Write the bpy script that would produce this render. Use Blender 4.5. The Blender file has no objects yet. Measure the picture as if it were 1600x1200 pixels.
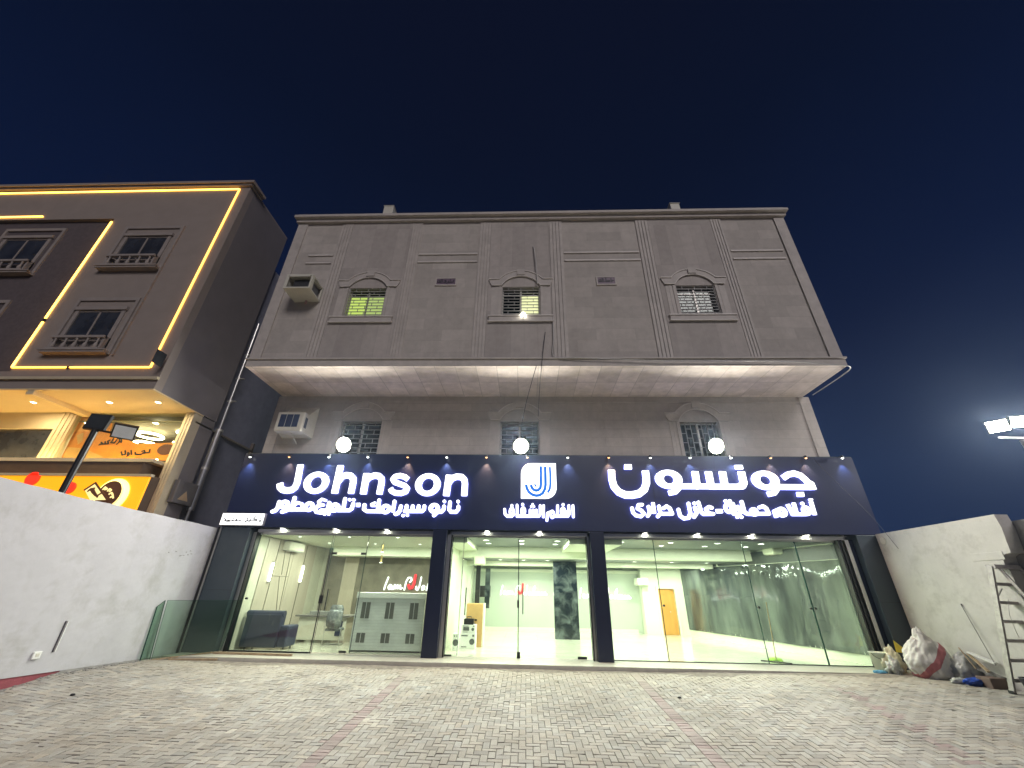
import bpy, bmesh, math, random
import numpy as np
from mathutils import Vector, Matrix
random.seed(7); rng = np.random.default_rng(7)
R = math.radians
sc = bpy.context.scene
col = sc.collection

# ---------------------------------------------------------------- camera
F_PX, PITCH, ROLL, YAW = 619.353, 0.477448, 0.018193, 0.039293     # focal length in pixels of a 1600 px wide frame
CAM = np.array([8.481, -12.115, 1.6])
_cp, _sp, _cy, _sy = math.cos(PITCH), math.sin(PITCH), math.cos(YAW), math.sin(YAW)
FW = np.array([-_sy*_cp, _cy*_cp, _sp]); _r0 = np.array([_cy, _sy, 0.0]); _u0 = np.cross(_r0, FW)
RT = math.cos(ROLL)*_r0 + math.sin(ROLL)*_u0; UP = -math.sin(ROLL)*_r0 + math.cos(ROLL)*_u0
cam_d = bpy.data.cameras.new('camera'); cam = bpy.data.objects.new('camera', cam_d); col.objects.link(cam)
cam_d.sensor_fit = 'HORIZONTAL'; cam_d.sensor_width = 36.0; cam_d.lens = 36.0*F_PX/1600.0
cam_d.clip_start = 0.05; cam_d.clip_end = 2000
m = Matrix.Identity(4)
for i in range(3):
    m[i][0], m[i][1], m[i][2], m[i][3] = RT[i], UP[i], -FW[i], CAM[i]
cam.matrix_world = m
sc.camera = cam

# ---------------------------------------------------------------- night sky
w = bpy.data.worlds.new('World'); sc.world = w; w.use_nodes = True
nt = w.node_tree; nt.nodes.clear()
out = nt.nodes.new('ShaderNodeOutputWorld'); bg = nt.nodes.new('ShaderNodeBackground')
tc = nt.nodes.new('ShaderNodeTexCoord'); sx = nt.nodes.new('ShaderNodeSeparateXYZ')
rp = nt.nodes.new('ShaderNodeValToRGB'); nz = nt.nodes.new('ShaderNodeTexNoise'); mx = nt.nodes.new('ShaderNodeMath')
nz.inputs['Scale'].default_value = 1.6; nz.inputs['Detail'].default_value = 3
mx.operation = 'MULTIPLY_ADD'; mx.inputs[1].default_value = 0.22
nt.links.new(tc.outputs['Generated'], sx.inputs[0]); nt.links.new(tc.outputs['Generated'], nz.inputs['Vector'])
sub = nt.nodes.new('ShaderNodeMath'); sub.operation = 'SUBTRACT'; sub.inputs[1].default_value = 0.11
nt.links.new(nz.outputs['Fac'], mx.inputs[0]); nt.links.new(sx.outputs['Z'], sub.inputs[0]); nt.links.new(sub.outputs[0], mx.inputs[2])
nt.links.new(mx.outputs[0], rp.inputs[0])
e = rp.color_ramp.elements
e[0].position = 0.0; e[0].color = (0.0085, 0.019, 0.057, 1)
e[1].position = 1.0; e[1].color = (0.0030, 0.0044, 0.0135, 1)
for p, c in ((0.22, (0.0085, 0.020, 0.060, 1)), (0.48, (0.0030, 0.0078, 0.031, 1)), (0.78, (0.0024, 0.0050, 0.0175, 1))):
    k = rp.color_ramp.elements.new(p); k.color = c
nt.links.new(rp.outputs[0], bg.inputs['Color']); bg.inputs['Strength'].default_value = 1.0
nt.links.new(bg.outputs[0], out.inputs[0])

# dim glow of the street behind the photographer
sd = bpy.data.lights.new('street_glow', 'SUN'); sun = bpy.data.objects.new('street_glow', sd); col.objects.link(sun)
sd.energy = SUN_E = 0.98; sd.angle = R(22); sd.color = (1.0, 0.93, 0.92)
sun.rotation_euler = Vector((-0.42, 1.0, -0.66)).to_track_quat('-Z', 'Y').to_euler()

sc.render.engine = 'CYCLES'
sc.view_settings.view_transform = 'Standard'; sc.view_settings.look = 'None'
sc.view_settings.exposure = 0.25; sc.view_settings.gamma = 1.0
sc.cycles.use_denoising = True
sc.cycles.max_bounces = 8; sc.cycles.transparent_max_bounces = 16; sc.cycles.sample_clamp_indirect = 6.0
sc.cycles.caustics_reflective = False; sc.cycles.caustics_refractive = False

FLOOD_P, POLE_P, ROOM_P, SPOT_P, WARM_P = 345.0, 340.0, 30.0, 36.0, 26.0

# ---------------------------------------------------------------- helpers
def at(px, py, ax, val):
    """the point of the plane x/y/z = val that the pixel (px, py) of the 1600 x 1200 photograph looks at"""
    d = FW + RT*(px-800)/F_PX - UP*(py-600)/F_PX
    t = (val-CAM[ax])/d[ax]
    return CAM + t*d
def aty(px, py, v=0.0): return at(px, py, 1, v)
def atx(px, py, v): return at(px, py, 0, v)
def atz(px, py, v=0.0): return at(px, py, 2, v)
SL = 0.060
def zg(y, x=9.0):
    """height of the forecourt, which falls away from the shop step"""
    t = min(max(-y-0.7, 0.0), 8.0)
    L = min(1.0, max(0.0, (x-10.5)/7.0))**1.3
    L2 = min(1.0, max(0.0, (1.9-x)/2.5))**1.3          # higher along the foot of the left wall
    h = float(np.interp(-y, (0.7, 2.0, 3.1, 3.5, 4.2, 6.0, 8.7), (-0.05, -0.01, 0.0, -0.06, -0.14, -0.25, -0.36)))
    return (-0.085 - SL*t)*(1-L2) + L2*h + L*(0.09+0.045*min(t, 3.0))

def tag(o, label=None, cat=None, group=None, kind=None):
    if label: o['label'] = label
    if cat: o['category'] = cat
    if group: o['group'] = group
    if kind: o['kind'] = kind
    return o
def thing(name, label, cat, loc=(0, 0, 0), group=None, rz=0.0):
    o = bpy.data.objects.new(name, None); o.empty_display_size = 0.2; col.objects.link(o)
    o.location = [float(v) for v in loc]; o.rotation_euler = (0, 0, rz)
    return tag(o, label, cat, group)
def wloc(o):
    v = Vector((0, 0, 0))
    while o is not None:
        v += o.location; o = o.parent
    return v
class MB:
    def __init__(s): s.v = []; s.f = []; s.sm = []
    def add(s, vs, fs, smooth=False):
        n = len(s.v); s.v += [tuple(float(c) for c in p) for p in vs]
        s.f += [tuple(n+i for i in f) for f in fs]; s.sm += [smooth]*len(fs); return s
    def hexa(s, p):                       # 8 corners: bottom 4 (ccw) then top 4
        return s.add(p, [(3, 2, 1, 0), (4, 5, 6, 7), (0, 1, 5, 4), (1, 2, 6, 5), (2, 3, 7, 6), (3, 0, 4, 7)])
    def box(s, x0, y0, z0, x1, y1, z1):
        x0, x1 = min(x0, x1), max(x0, x1); y0, y1 = min(y0, y1), max(y0, y1); z0, z1 = min(z0, z1), max(z0, z1)
        return s.hexa([(x0, y0, z0), (x1, y0, z0), (x1, y1, z0), (x0, y1, z0), (x0, y0, z1), (x1, y0, z1), (x1, y1, z1), (x0, y1, z1)])
    def bbox(s, x0, y0, z0, x1, y1, z1, b=0.01):      # chamfered box
        bm = bmesh.new(); bmesh.ops.create_cube(bm, size=1)
        for v in bm.verts:
            v.co = Vector(((x0+x1)/2+v.co.x*abs(x1-x0), (y0+y1)/2+v.co.y*abs(y1-y0), (z0+z1)/2+v.co.z*abs(z1-z0)))
        bmesh.ops.bevel(bm, geom=bm.edges[:], offset=b, segments=2, profile=0.5, affect='EDGES')
        bm.verts.index_update()
        s.add([v.co for v in bm.verts], [[v.index for v in f.verts] for f in bm.faces]); bm.free(); return s
    def bar(s, a, b, w, h=None, up=(0, 0, 1)):        # rectangular bar between two points
        a = Vector(a); b = Vector(b); h = h or w; d = (b-a).normalized(); u = Vector(up)
        if abs(d.dot(u)) > 0.98: u = Vector((0, 1, 0))
        r = d.cross(u).normalized(); u = r.cross(d).normalized()
        p = []
        for q in (a, b):
            for i, j in ((-1, -1), (1, -1), (1, 1), (-1, 1)): p.append(q + r*(i*w/2) + u*(j*h/2))
        return s.hexa(p)
    def tube(s, pts, r, n=10, r1=None, caps=True):
        pts = [Vector([float(c) for c in p]) for p in pts]; k = len(pts); rings = []
        for i, p in enumerate(pts):
            d = (pts[min(i+1, k-1)]-pts[max(i-1, 0)]).normalized()
            u = Vector((0, 0, 1)) if abs(d.z) < 0.95 else Vector((0, 1, 0))
            a = d.cross(u).normalized(); b = a.cross(d).normalized()
            rr = r + ((r1-r)*i/(k-1) if r1 is not None and k > 1 else 0)
            rings.append([p + a*math.cos(2*math.pi*j/n)*rr + b*math.sin(2*math.pi*j/n)*rr for j in range(n)])
        vs = [q for g in rings for q in g]; fs = []
        for i in range(k-1):
            for j in range(n):
                fs.append((i*n+j, i*n+(j+1) % n, (i+1)*n+(j+1) % n, (i+1)*n+j))
        s.add(vs, fs, True)
        if caps: s.add(rings[0], [tuple(range(n-1, -1, -1))]); s.add(rings[-1], [tuple(range(n))])
        return s
    def cyl(s, c, r, h, axis=2, n=20, r1=None):
        a = list(c); b = list(c); b[axis] += h
        return s.tube([a, b], r, n, r1 if r1 is not None else r)
    def lathe(s, c, prof, n=24):           # prof: (radius, z) pairs
        vs = []; fs = []
        for r, z in prof:
            for j in range(n): vs.append((c[0]+r*math.cos(2*math.pi*j/n), c[1]+r*math.sin(2*math.pi*j/n), c[2]+z))
        for i in range(len(prof)-1):
            for j in range(n): fs.append((i*n+j, i*n+(j+1) % n, (i+1)*n+(j+1) % n, (i+1)*n+j))
        return s.add(vs, fs, True)
    def prism(s, poly, y0, y1):            # polygon of (x, z) points extruded along y
        n = len(poly)
        vs = [(x, y0, z) for x, z in poly] + [(x, y1, z) for x, z in poly]
        fs = [tuple(range(n)), tuple(range(2*n-1, n-1, -1))]
        for i in range(n): fs.append((i, i+n, (i+1) % n+n, (i+1) % n))
        return s.add(vs, fs)
    def build(s, name, mat, parent=None, label=None, **kw):
        me = bpy.data.meshes.new(name)
        o = bpy.data.objects.new(name, me); col.objects.link(o)
        off = Vector((0, 0, 0))
        if parent is not None: off = wloc(parent); o.parent = parent
        elif 'origin' in kw: off = Vector([float(c) for c in kw['origin']]); o.location = off
        me.from_pydata([(v[0]-off.x, v[1]-off.y, v[2]-off.z) for v in s.v], [], s.f)
        me.update()
        for i, p in enumerate(me.polygons): p.use_smooth = s.sm[i]
        bm = bmesh.new(); bm.from_mesh(me)
        if len(bm.faces) < 60000 and not kw.get('keep'): bmesh.ops.recalc_face_normals(bm, faces=bm.faces)
        bm.to_mesh(me); bm.free()
        me.materials.append(mat)
        return tag(o, label, kw.get('cat'), kw.get('group'), kw.get('kind'))
def copy_tree(o, parent=None):
    c = o.copy(); col.objects.link(c)
    if parent is not None: c.parent = parent
    for ch in list(o.children): copy_tree(ch, c)
    return c

# ---------------------------------------------------------------- materials
def newmat(name):
    mt = bpy.data.materials.new(name); mt.use_nodes = True; t = mt.node_tree
    b = t.nodes['Principled BSDF']; return mt, t, b
def rgb(c): return (c[0], c[1], c[2], 1.0)
def pbr(name, c, rough=0.6, metal=0.0, var=0.12, scale=3.0, bump=0.0, bscale=40.0, dirt=None, dscale=1.2, damt=0.5, spec=0.5, stretch=(1, 1, 1)):
    mt, t, b = newmat(name)
    b.inputs['Roughness'].default_value = rough; b.inputs['Metallic'].default_value = metal
    b.inputs['Specular IOR Level'].default_value = spec
    tcn = t.nodes.new('ShaderNodeTexCoord'); mp = t.nodes.new('ShaderNodeMapping'); mp.inputs['Scale'].default_value = stretch
    t.links.new(tcn.outputs['Object'], mp.inputs[0])
    n = t.nodes.new('ShaderNodeTexNoise'); n.inputs['Scale'].default_value = scale; n.inputs['Detail'].default_value = 6; n.inputs['Roughness'].default_value = 0.6
    t.links.new(mp.outputs[0], n.inputs['Vector'])
    r = t.nodes.new('ShaderNodeValToRGB'); t.links.new(n.outputs['Fac'], r.inputs[0])
    r.color_ramp.elements[0].position = 0.3; r.color_ramp.elements[1].position = 0.7
    r.color_ramp.elements[0].color = rgb([max(0, k*(1-var)) for k in c]); r.color_ramp.elements[1].color = rgb([min(1, k*(1+var)) for k in c])
    last = r.outputs[0]
    if dirt is not None:
        n2 = t.nodes.new('ShaderNodeTexNoise'); n2.inputs['Scale'].default_value = dscale; n2.inputs['Detail'].default_value = 9; n2.inputs['Roughness'].default_value = 0.7
        t.links.new(mp.outputs[0], n2.inputs['Vector'])
        r2 = t.nodes.new('ShaderNodeValToRGB'); t.links.new(n2.outputs['Fac'], r2.inputs[0])
        r2.color_ramp.elements[0].position = 0.5; r2.color_ramp.elements[1].position = 0.72
        r2.color_ramp.elements[0].color = (0, 0, 0, 1); r2.color_ramp.elements[1].color = (damt, damt, damt, 1)
        mixn = t.nodes.new('ShaderNodeMix'); mixn.data_type = 'RGBA'
        t.links.new(r2.outputs[0], mixn.inputs[0]); t.links.new(last, mixn.inputs[6]); mixn.inputs[7].default_value = rgb(dirt)
        last = mixn.outputs[2]
    t.links.new(last, b.inputs['Base Color'])
    if bump:
        n3 = t.nodes.new('ShaderNodeTexNoise'); n3.inputs['Scale'].default_value = bscale; n3.inputs['Detail'].default_value = 5
        t.links.new(mp.outputs[0], n3.inputs['Vector'])
        bp = t.nodes.new('ShaderNodeBump'); bp.inputs['Strength'].default_value = bump; bp.inputs['Distance'].default_value = 0.02
        t.links.new(n3.outputs['Fac'], bp.inputs['Height']); t.links.new(bp.outputs[0], b.inputs['Normal'])
    return mt
def emit(name, c, s, base=(0.8, 0.8, 0.8)):
    mt, t, b = newmat(name)
    b.inputs['Base Color'].default_value = rgb(base); b.inputs['Emission Color'].default_value = rgb(c); b.inputs['Emission Strength'].default_value = s
    return mt
def glassmat(name, tint=(0.80, 0.90, 0.84), refl=1.0, ior=1.5, wav=0.0):
    mt, t, b = newmat(name); t.nodes.remove(b)
    o = t.nodes['Material Output']; tr = t.nodes.new('ShaderNodeBsdfTransparent'); gl = t.nodes.new('ShaderNodeBsdfGlossy'); mx_ = t.nodes.new('ShaderNodeMixShader')
    tr.inputs[0].default_value = rgb(tint); gl.inputs['Roughness'].default_value = 0.015; gl.inputs[0].default_value = (0.9, 0.97, 0.93, 1)
    fr = t.nodes.new('ShaderNodeFresnel'); fr.inputs[0].default_value = ior
    mm = t.nodes.new('ShaderNodeMath'); mm.operation = 'MULTIPLY'; mm.inputs[1].default_value = refl
    ge = t.nodes.new('ShaderNodeNewGeometry'); io = t.nodes.new('ShaderNodeMapRange')     # the same reflectance from either side of a thin pane
    io.inputs[3].default_value = ior; io.inputs[4].default_value = 1.0/ior; t.links.new(ge.outputs['Backfacing'], io.inputs[0]); t.links.new(io.outputs[0], fr.inputs[0])
    t.links.new(fr.outputs[0], mm.inputs[0]); t.links.new(mm.outputs[0], mx_.inputs[0])
    t.links.new(tr.outputs[0], mx_.inputs[1]); t.links.new(gl.outputs[0], mx_.inputs[2]); t.links.new(mx_.outputs[0], o.inputs[0])
    if wav:
        tcn = t.nodes.new('ShaderNodeTexCoord'); n3 = t.nodes.new('ShaderNodeTexNoise'); n3.inputs['Scale'].default_value = 1.5
        bp = t.nodes.new('ShaderNodeBump'); bp.inputs['Strength'].default_value = wav; bp.inputs['Distance'].default_value = 0.05
        t.links.new(tcn.outputs['Object'], n3.inputs['Vector']); t.links.new(n3.outputs['Fac'], bp.inputs['Height'])
        t.links.new(bp.outputs[0], gl.inputs['Normal']); t.links.new(bp.outputs[0], fr.inputs['Normal'])
    return mt
def tiles(name, c, tw, th, plane='xz', var=0.10, mortar=0.012, rough=0.7, offset=0.5, mcol=0.62, bump=0.35, stain=(0.2, 0.17, 0.15), samt=0.3, coat=0.0, noise=0.16, nscale=5.0):
    """stone or tile cladding: tw x th metre pieces laid out in the given plane of object space"""
    mt, t, b = newmat(name); b.inputs['Roughness'].default_value = rough
    tcn = t.nodes.new('ShaderNodeTexCoord'); sp = t.nodes.new('ShaderNodeSeparateXYZ'); cb = t.nodes.new('ShaderNodeCombineXYZ')
    t.links.new(tcn.outputs['Object'], sp.inputs[0])
    ax = {'x': 0, 'y': 1, 'z': 2}
    t.links.new(sp.outputs[ax[plane[0]]], cb.inputs[0]); t.links.new(sp.outputs[ax[plane[1]]], cb.inputs[1])
    br = t.nodes.new('ShaderNodeTexBrick'); t.links.new(cb.outputs[0], br.inputs['Vector'])
    br.offset = offset; br.inputs['Scale'].default_value = 1.0
    br.inputs['Brick Width'].default_value = tw; br.inputs['Row Height'].default_value = th
    br.inputs['Mortar Size'].default_value = mortar/2; br.inputs['Mortar Smooth'].default_value = 0.4; br.inputs['Bias'].default_value = 0.0
    br.inputs['Color1'].default_value = rgb([k*(1-var) for k in c]); br.inputs['Color2'].default_value = rgb([min(1, k*(1+var)) for k in c])
    br.inputs['Mortar'].default_value = rgb([k*mcol for k in c])
    n = t.nodes.new('ShaderNodeTexNoise'); n.inputs['Scale'].default_value = nscale; n.inputs['Detail'].default_value = 8; n.inputs['Roughness'].default_value = 0.65
    t.links.new(tcn.outputs['Object'], n.inputs['Vector'])
    r = t.nodes.new('ShaderNodeValToRGB'); t.links.new(n.outputs['Fac'], r.inputs[0])
    r.color_ramp.elements[0].position = 0.3; r.color_ramp.elements[1].position = 0.7
    r.color_ramp.elements[0].color = (1-noise, 1-noise, 1-noise, 1); r.color_ramp.elements[1].color = (1, 1, 1, 1)
    mu = t.nodes.new('ShaderNodeMix'); mu.data_type = 'RGBA'; mu.blend_type = 'MULTIPLY'; mu.inputs[0].default_value = 1
    t.links.new(br.outputs[0], mu.inputs[6]); t.links.new(r.outputs[0], mu.inputs[7])
    n2 = t.nodes.new('ShaderNodeTexNoise'); n2.inputs['Scale'].default_value = 0.7; n2.inputs['Detail'].default_value = 8; n2.inputs['Roughness'].default_value = 0.7
    mpp = t.nodes.new('ShaderNodeMapping'); mpp.inputs['Scale'].default_value = (1.6, 1.6, 0.55); mpp.inputs['Location'].default_value = (3.1, 0, 1.7)
    t.links.new(tcn.outputs['Object'], mpp.inputs[0]); t.links.new(mpp.outputs[0], n2.inputs['Vector'])
    r2 = t.nodes.new('ShaderNodeValToRGB'); t.links.new(n2.outputs['Fac'], r2.inputs[0])
    r2.color_ramp.elements[0].position = 0.48; r2.color_ramp.elements[1].position = 0.75
    r2.color_ramp.elements[0].color = (0, 0, 0, 1); r2.color_ramp.elements[1].color = (samt, samt, samt, 1)
    m2 = t.nodes.new('ShaderNodeMix'); m2.data_type = 'RGBA'
    t.links.new(r2.outputs[0], m2.inputs[0]); t.links.new(mu.outputs[2], m2.inputs[6]); m2.inputs[7].default_value = rgb(stain)
    t.links.new(m2.outputs[2], b.inputs['Base Color'])
    bp = t.nodes.new('ShaderNodeBump'); bp.inputs['Strength'].default_value = bump; bp.inputs['Distance'].default_value = 0.01; bp.invert = True
    t.links.new(br.outputs['Fac'], bp.inputs['Height']); t.links.new(bp.outputs[0], b.inputs['Normal'])
    b.inputs['Coat Weight'].default_value = coat; b.inputs['Coat Roughness'].default_value = 0.08
    return mt

M = {}
M['stone_h'] = tiles('stone_horizontal', (0.49, 0.445, 0.405), 1.2, 0.42, var=0.09, mcol=0.86, samt=0.45, stain=(0.27, 0.235, 0.21))
M['stone_v'] = tiles('stone_vertical', (0.445, 0.40, 0.37), 0.42, 1.9, var=0.09, offset=0.0, mcol=0.86, samt=0.45, stain=(0.27, 0.235, 0.21))
M['stone_low'] = tiles('stone_low', (0.50, 0.455, 0.425), 2.2, 0.30, var=0.06, mcol=0.78, samt=0.4, stain=(0.3, 0.27, 0.25))
M['stone_trim'] = pbr('stone_trim', (0.49, 0.445, 0.41), 0.6, var=0.10, scale=4, bump=0.1, dirt=(0.30, 0.27, 0.25), damt=0.4)
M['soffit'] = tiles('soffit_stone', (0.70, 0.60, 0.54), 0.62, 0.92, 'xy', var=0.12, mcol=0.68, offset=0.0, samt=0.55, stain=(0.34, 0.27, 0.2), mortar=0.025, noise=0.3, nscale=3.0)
M['side'] = pbr('side_render', (0.3, 0.28, 0.28), 0.8)
M['navy'] = pbr('navy_panel', (0.0080, 0.0145, 0.062), 0.36, var=0.12, scale=0.8, spec=0.55, bump=0.08, bscale=1.3)
M['navy_col'] = pbr('navy_column_panel', (0.0065, 0.010, 0.033), 0.33, var=0.1, scale=0.8, spec=0.5)
M['navy_gloss'] = pbr('navy_gloss_panel', (0.012, 0.016, 0.04), 0.10, var=0.05, scale=0.6, spec=0.8)
M['slate'] = pbr('slate_panel', (0.040, 0.055, 0.072), 0.35, var=0.08, scale=0.8, dirt=(0.09, 0.1, 0.11), damt=0.3)
M['chrome'] = pbr('brushed_frame', (0.55, 0.54, 0.52), 0.28, 0.85, var=0.06)
M['alu'] = pbr('aluminium', (0.62, 0.60, 0.56), 0.4, 0.55, var=0.08)
M['black'] = pbr('black_metal', (0.012, 0.012, 0.014), 0.35, var=0.2)
M['rubber'] = pbr('black_rubber', (0.015, 0.015, 0.016), 0.7)
M['glass'] = glassmat('shop_glass', (0.90, 0.95, 0.91), 1.2, wav=0.03)
M['glass_dark'] = glassmat('window_glass', (0.06, 0.08, 0.10), 1.0)
M['glass_green'] = glassmat('green_sheet_glass', (0.78, 0.88, 0.81), 0.8)
M['stone_edge_lit'] = pbr('stone_edge_lit', (0.60, 0.555, 0.52), 0.5, var=0.08, scale=4)  # paler than the trim: light from below put into the colour
M['glass_edge'] = pbr('glass_edge', (0.01, 0.05, 0.04), 0.2)
M['wallpaint'] = pbr('yard_wall_paint', (0.50, 0.49, 0.525), 0.75, var=0.06, scale=1.4, bump=0.35, bscale=5, dirt=(0.34, 0.33, 0.32), dscale=1.3, damt=0.7)
M['wallpaint_r'] = pbr('yard_wall_paint_right', (0.54, 0.52, 0.485), 0.8, var=0.08, scale=1.3, bump=0.4, bscale=6, dirt=(0.30, 0.28, 0.25), dscale=2.2, damt=0.6)
M['cement'] = pbr('cement_edge', (0.22, 0.21, 0.20), 0.9, var=0.2, bump=0.4, bscale=20)
M['redpaint'] = pbr('red_primer', (0.28, 0.065, 0.085), 0.8, var=0.2, scale=6, bump=0.3)
M['sand'] = pbr('sandy_ground', (0.20, 0.175, 0.15), 0.95, var=0.3, scale=8, bump=0.5, bscale=60)
M['white'] = pbr('white_paint', (0.78, 0.78, 0.75), 0.5, var=0.04)
M['offwhite'] = pbr('off_white_plastic', (0.62, 0.60, 0.52), 0.5, var=0.08, dirt=(0.4, 0.36, 0.26), damt=0.5)
M['letter'] = emit('lit_letter_face', (0.95, 0.97, 1.0), 1.7)
M['letter_side'] = emit('lit_letter_side', (0.36, 0.38, 1.0), 5.0)
M['led_tile'] = emit('lit_tile', (0.97, 0.99, 1.0), 1.6)
M['blue_line'] = emit('blue_line', (0.0, 0.14, 0.58), 0.85, (0, 0.1, 0.5))
M['ink'] = pbr('dark_ink', (0.015, 0.013, 0.02), 0.6)
M['flood'] = emit('flood_face', (1.0, 0.99, 0.80), 30.0)
M['spot_w'] = emit('spot_lens_white', (0.95, 1.0, 0.95), 5.0)
M['spot_a'] = emit('spot_lens_amber', (1.0, 0.46, 0.12), 2.4)
M['down'] = emit('downlight_lens', (1.0, 1.0, 0.90), 9.0)
M['down_warm'] = emit('downlight_warm', (1.0, 0.86, 0.5), 14.0)
M['amber'] = emit('amber_led', (1.0, 0.42, 0.035), 4.0)
M['amber_hi'] = emit('amber_led_bright', (1.0, 0.48, 0.055), 5.5)

# ---------------------------------------------------------------- lettering: strokes -> one outlined, extruded mesh
class Glyphs:
    """strokes on a vertical plane (x, z), united through a distance field and cut out as one raised mesh"""
    def __init__(s): s.p = []
    def line(s, pts, wd, butt=(False, False)):
        for i in range(len(pts)-1):
            s.p.append(('s', pts[i], pts[i+1], wd/2, butt[0] and i == 0, butt[1] and i == len(pts)-2))
        return s
    def ring(s, c, Rx, Rz, rx, rz): s.p.append(('r', c, Rx, Rz, rx, rz)); return s
    def disc(s, c, r): return s.ring(c, r, r, 0, 0)
    def quad(s, pts): s.p.append(('q', pts)); return s
    def bounds(s):
        xs = []; zs = []
        for p in s.p:
            if p[0] == 's':
                for q in p[1:3]: xs += [q[0]-p[3], q[0]+p[3]]; zs += [q[1]-p[3], q[1]+p[3]]
            elif p[0] == 'r': xs += [p[1][0]-p[2], p[1][0]+p[2]]; zs += [p[1][1]-p[3], p[1][1]+p[3]]
            else: xs += [q[0] for q in p[1]]; zs += [q[1] for q in p[1]]
        return min(xs), max(xs), min(zs), max(zs)
    def field(s, X, Z):
        D = np.full(X.shape, 9.0)
        for p in s.p:
            if p[0] == 's':
                (ax, az), (bx, bz), hw, b0, b1 = p[1:]
                L = math.hypot(bx-ax, bz-az)
                if L < 1e-6: continue
                ux, uz = (bx-ax)/L, (bz-az)/L
                u = (X-ax)*ux+(Z-az)*uz; v = np.abs(-(X-ax)*uz+(Z-az)*ux)
                d = v-hw
                lo = np.where(u < 0, (np.maximum(d, -u) if b0 else np.hypot(u, v)-hw), -9)
                hi = np.where(u > L, (np.maximum(d, u-L) if b1 else np.hypot(u-L, v)-hw), -9)
                k = np.where(u < 0, lo, np.where(u > L, hi, d))
                if b0: k = np.maximum(k, -u)
                if b1: k = np.maximum(k, u-L)
            elif p[0] == 'r':
                c, Rx, Rz, rx, rz = p[1:]
                k = (np.hypot((X-c[0])/Rx, (Z-c[1])/Rz)-1)*min(Rx, Rz)
                if rx > 0: k = np.maximum(k, -(np.hypot((X-c[0])/rx, (Z-c[1])/rz)-1)*min(rx, rz))
            else:
                pts = p[1]; k = np.full(X.shape, -9.0)
                cx = sum(q[0] for q in pts)/len(pts); cz = sum(q[1] for q in pts)/len(pts)
                for i in range(len(pts)):
                    a = pts[i]; b = pts[(i+1) % len(pts)]; L = math.hypot(b[0]-a[0], b[1]-a[1])
                    nx, nz_ = (b[1]-a[1])/L, -(b[0]-a[0])/L
                    if (cx-a[0])*nx+(cz-a[1])*nz_ > 0: nx, nz_ = -nx, -nz_
                    k = np.maximum(k, (X-a[0])*nx+(Z-a[1])*nz_)
            D = np.minimum(D, k)
        return D
    def mesh(s, name, yf, yb, res, mface, mside, parent, label=None, plane=None, **kw):
        x0, x1, z0, z1 = s.bounds(); x0 -= 2*res; z0 -= 2*res
        nx = int((x1-x0)/res)+3; nz_ = int((z1-z0)/res)+3
        xs = x0+np.arange(nx)*res; zs = z0+np.arange(nz_)*res
        X, Z = np.meshgrid(xs, zs, indexing='ij'); D = s.field(X, Z)
        D = np.where(np.abs(D) < res*0.03, res*0.03, D)
        vid = {}; V = []; Fc = []; B = []
        def gv(i, j):
            k = (i, j)
            if k not in vid: vid[k] = len(V); V.append((xs[i], zs[j]))
            return vid[k]
        def ge(i, j, i2, j2):
            k = (min((i, j), (i2, j2)), max((i, j), (i2, j2)))
            if k not in vid:
                t = D[i, j]/(D[i, j]-D[i2, j2]); vid[k] = len(V)
                V.append((xs[i]+t*(xs[i2]-xs[i]), zs[j]+t*(zs[j2]-zs[j])))
            return vid[k]
        ins = D < 0
        act = ins[:-1, :-1] | ins[1:, :-1] | ins[:-1, 1:] | ins[1:, 1:]
        for i, j in zip(*np.nonzero(act)):
            c = [(i, j), (i+1, j), (i+1, j+1), (i, j+1)]; f = []; cr = []
            for k in range(4):
                a = c[k]; b = c[(k+1) % 4]
                if ins[a]: f.append(gv(*a))
                if ins[a] != ins[b]:
                    q = ge(*a, *b); f.append(q); cr.append((q, bool(ins[a])))
            if len(cr) == 4 and ins[c[0]] == ins[c[2]]:          # saddle: treat as joined
                pass
            if len(f) > 2: Fc.append(f)
            k = 0
            if len(cr) >= 2:
                qs = cr if cr[0][1] else cr[1:]+cr[:1]
                for k in range(0, len(qs)-1, 2): B.append((qs[k][0], qs[k+1][0]))
        P = (lambda x, z, y: (x, y, z)) if plane is None else plane
        n = len(V)
        vs = [P(x, z, yf) for x, z in V]+[P(x, z, yb) for x, z in V]
        me = bpy.data.meshes.new(name); o = bpy.data.objects.new(name, me); col.objects.link(o)
        off = Vector((0, 0, 0))
        if parent is not None: off = wloc(parent); o.parent = parent
        faces = [tuple(f) for f in Fc]+[(a, b, b+n, a+n) for a, b in B]
        nf = len(Fc)
        if kw.get('back'): faces += [tuple(v+n for v in reversed(f)) for f in Fc]
        me.from_pydata([(float(v[0])-off.x, float(v[1])-off.y, float(v[2])-off.z) for v in vs], [], faces)
        me.materials.append(mface); me.materials.append(mside)
        for i, p in enumerate(me.polygons):
            p.material_index = 0 if i < nf else 1
        me.update()
        return tag(o, label, kw.get('cat'), kw.get('group'))

def crop(x0, y0, sc_, y):
    """trace coordinates of an enlarged piece of the photograph -> (x, z) on the plane y"""
    return lambda px, py: (lambda q: (float(q[0]), float(q[2])))(aty(x0+px*sc_, y0+py*sc_, y))
def L_(c, pts): return [c(*p) for p in pts]

YS = 0.0            # sign face
YW = 0.14           # lower storey wall face
YU = -1.93          # upper storeys' face
YG = 0.34           # shop glass
SX0, SX1, SZ0, SZ1 = -0.54, 18.44, 3.115, 5.335
UX0, UX1 = 0.0, 17.7
ZS_, ZT_ = 7.46, 13.86

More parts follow.
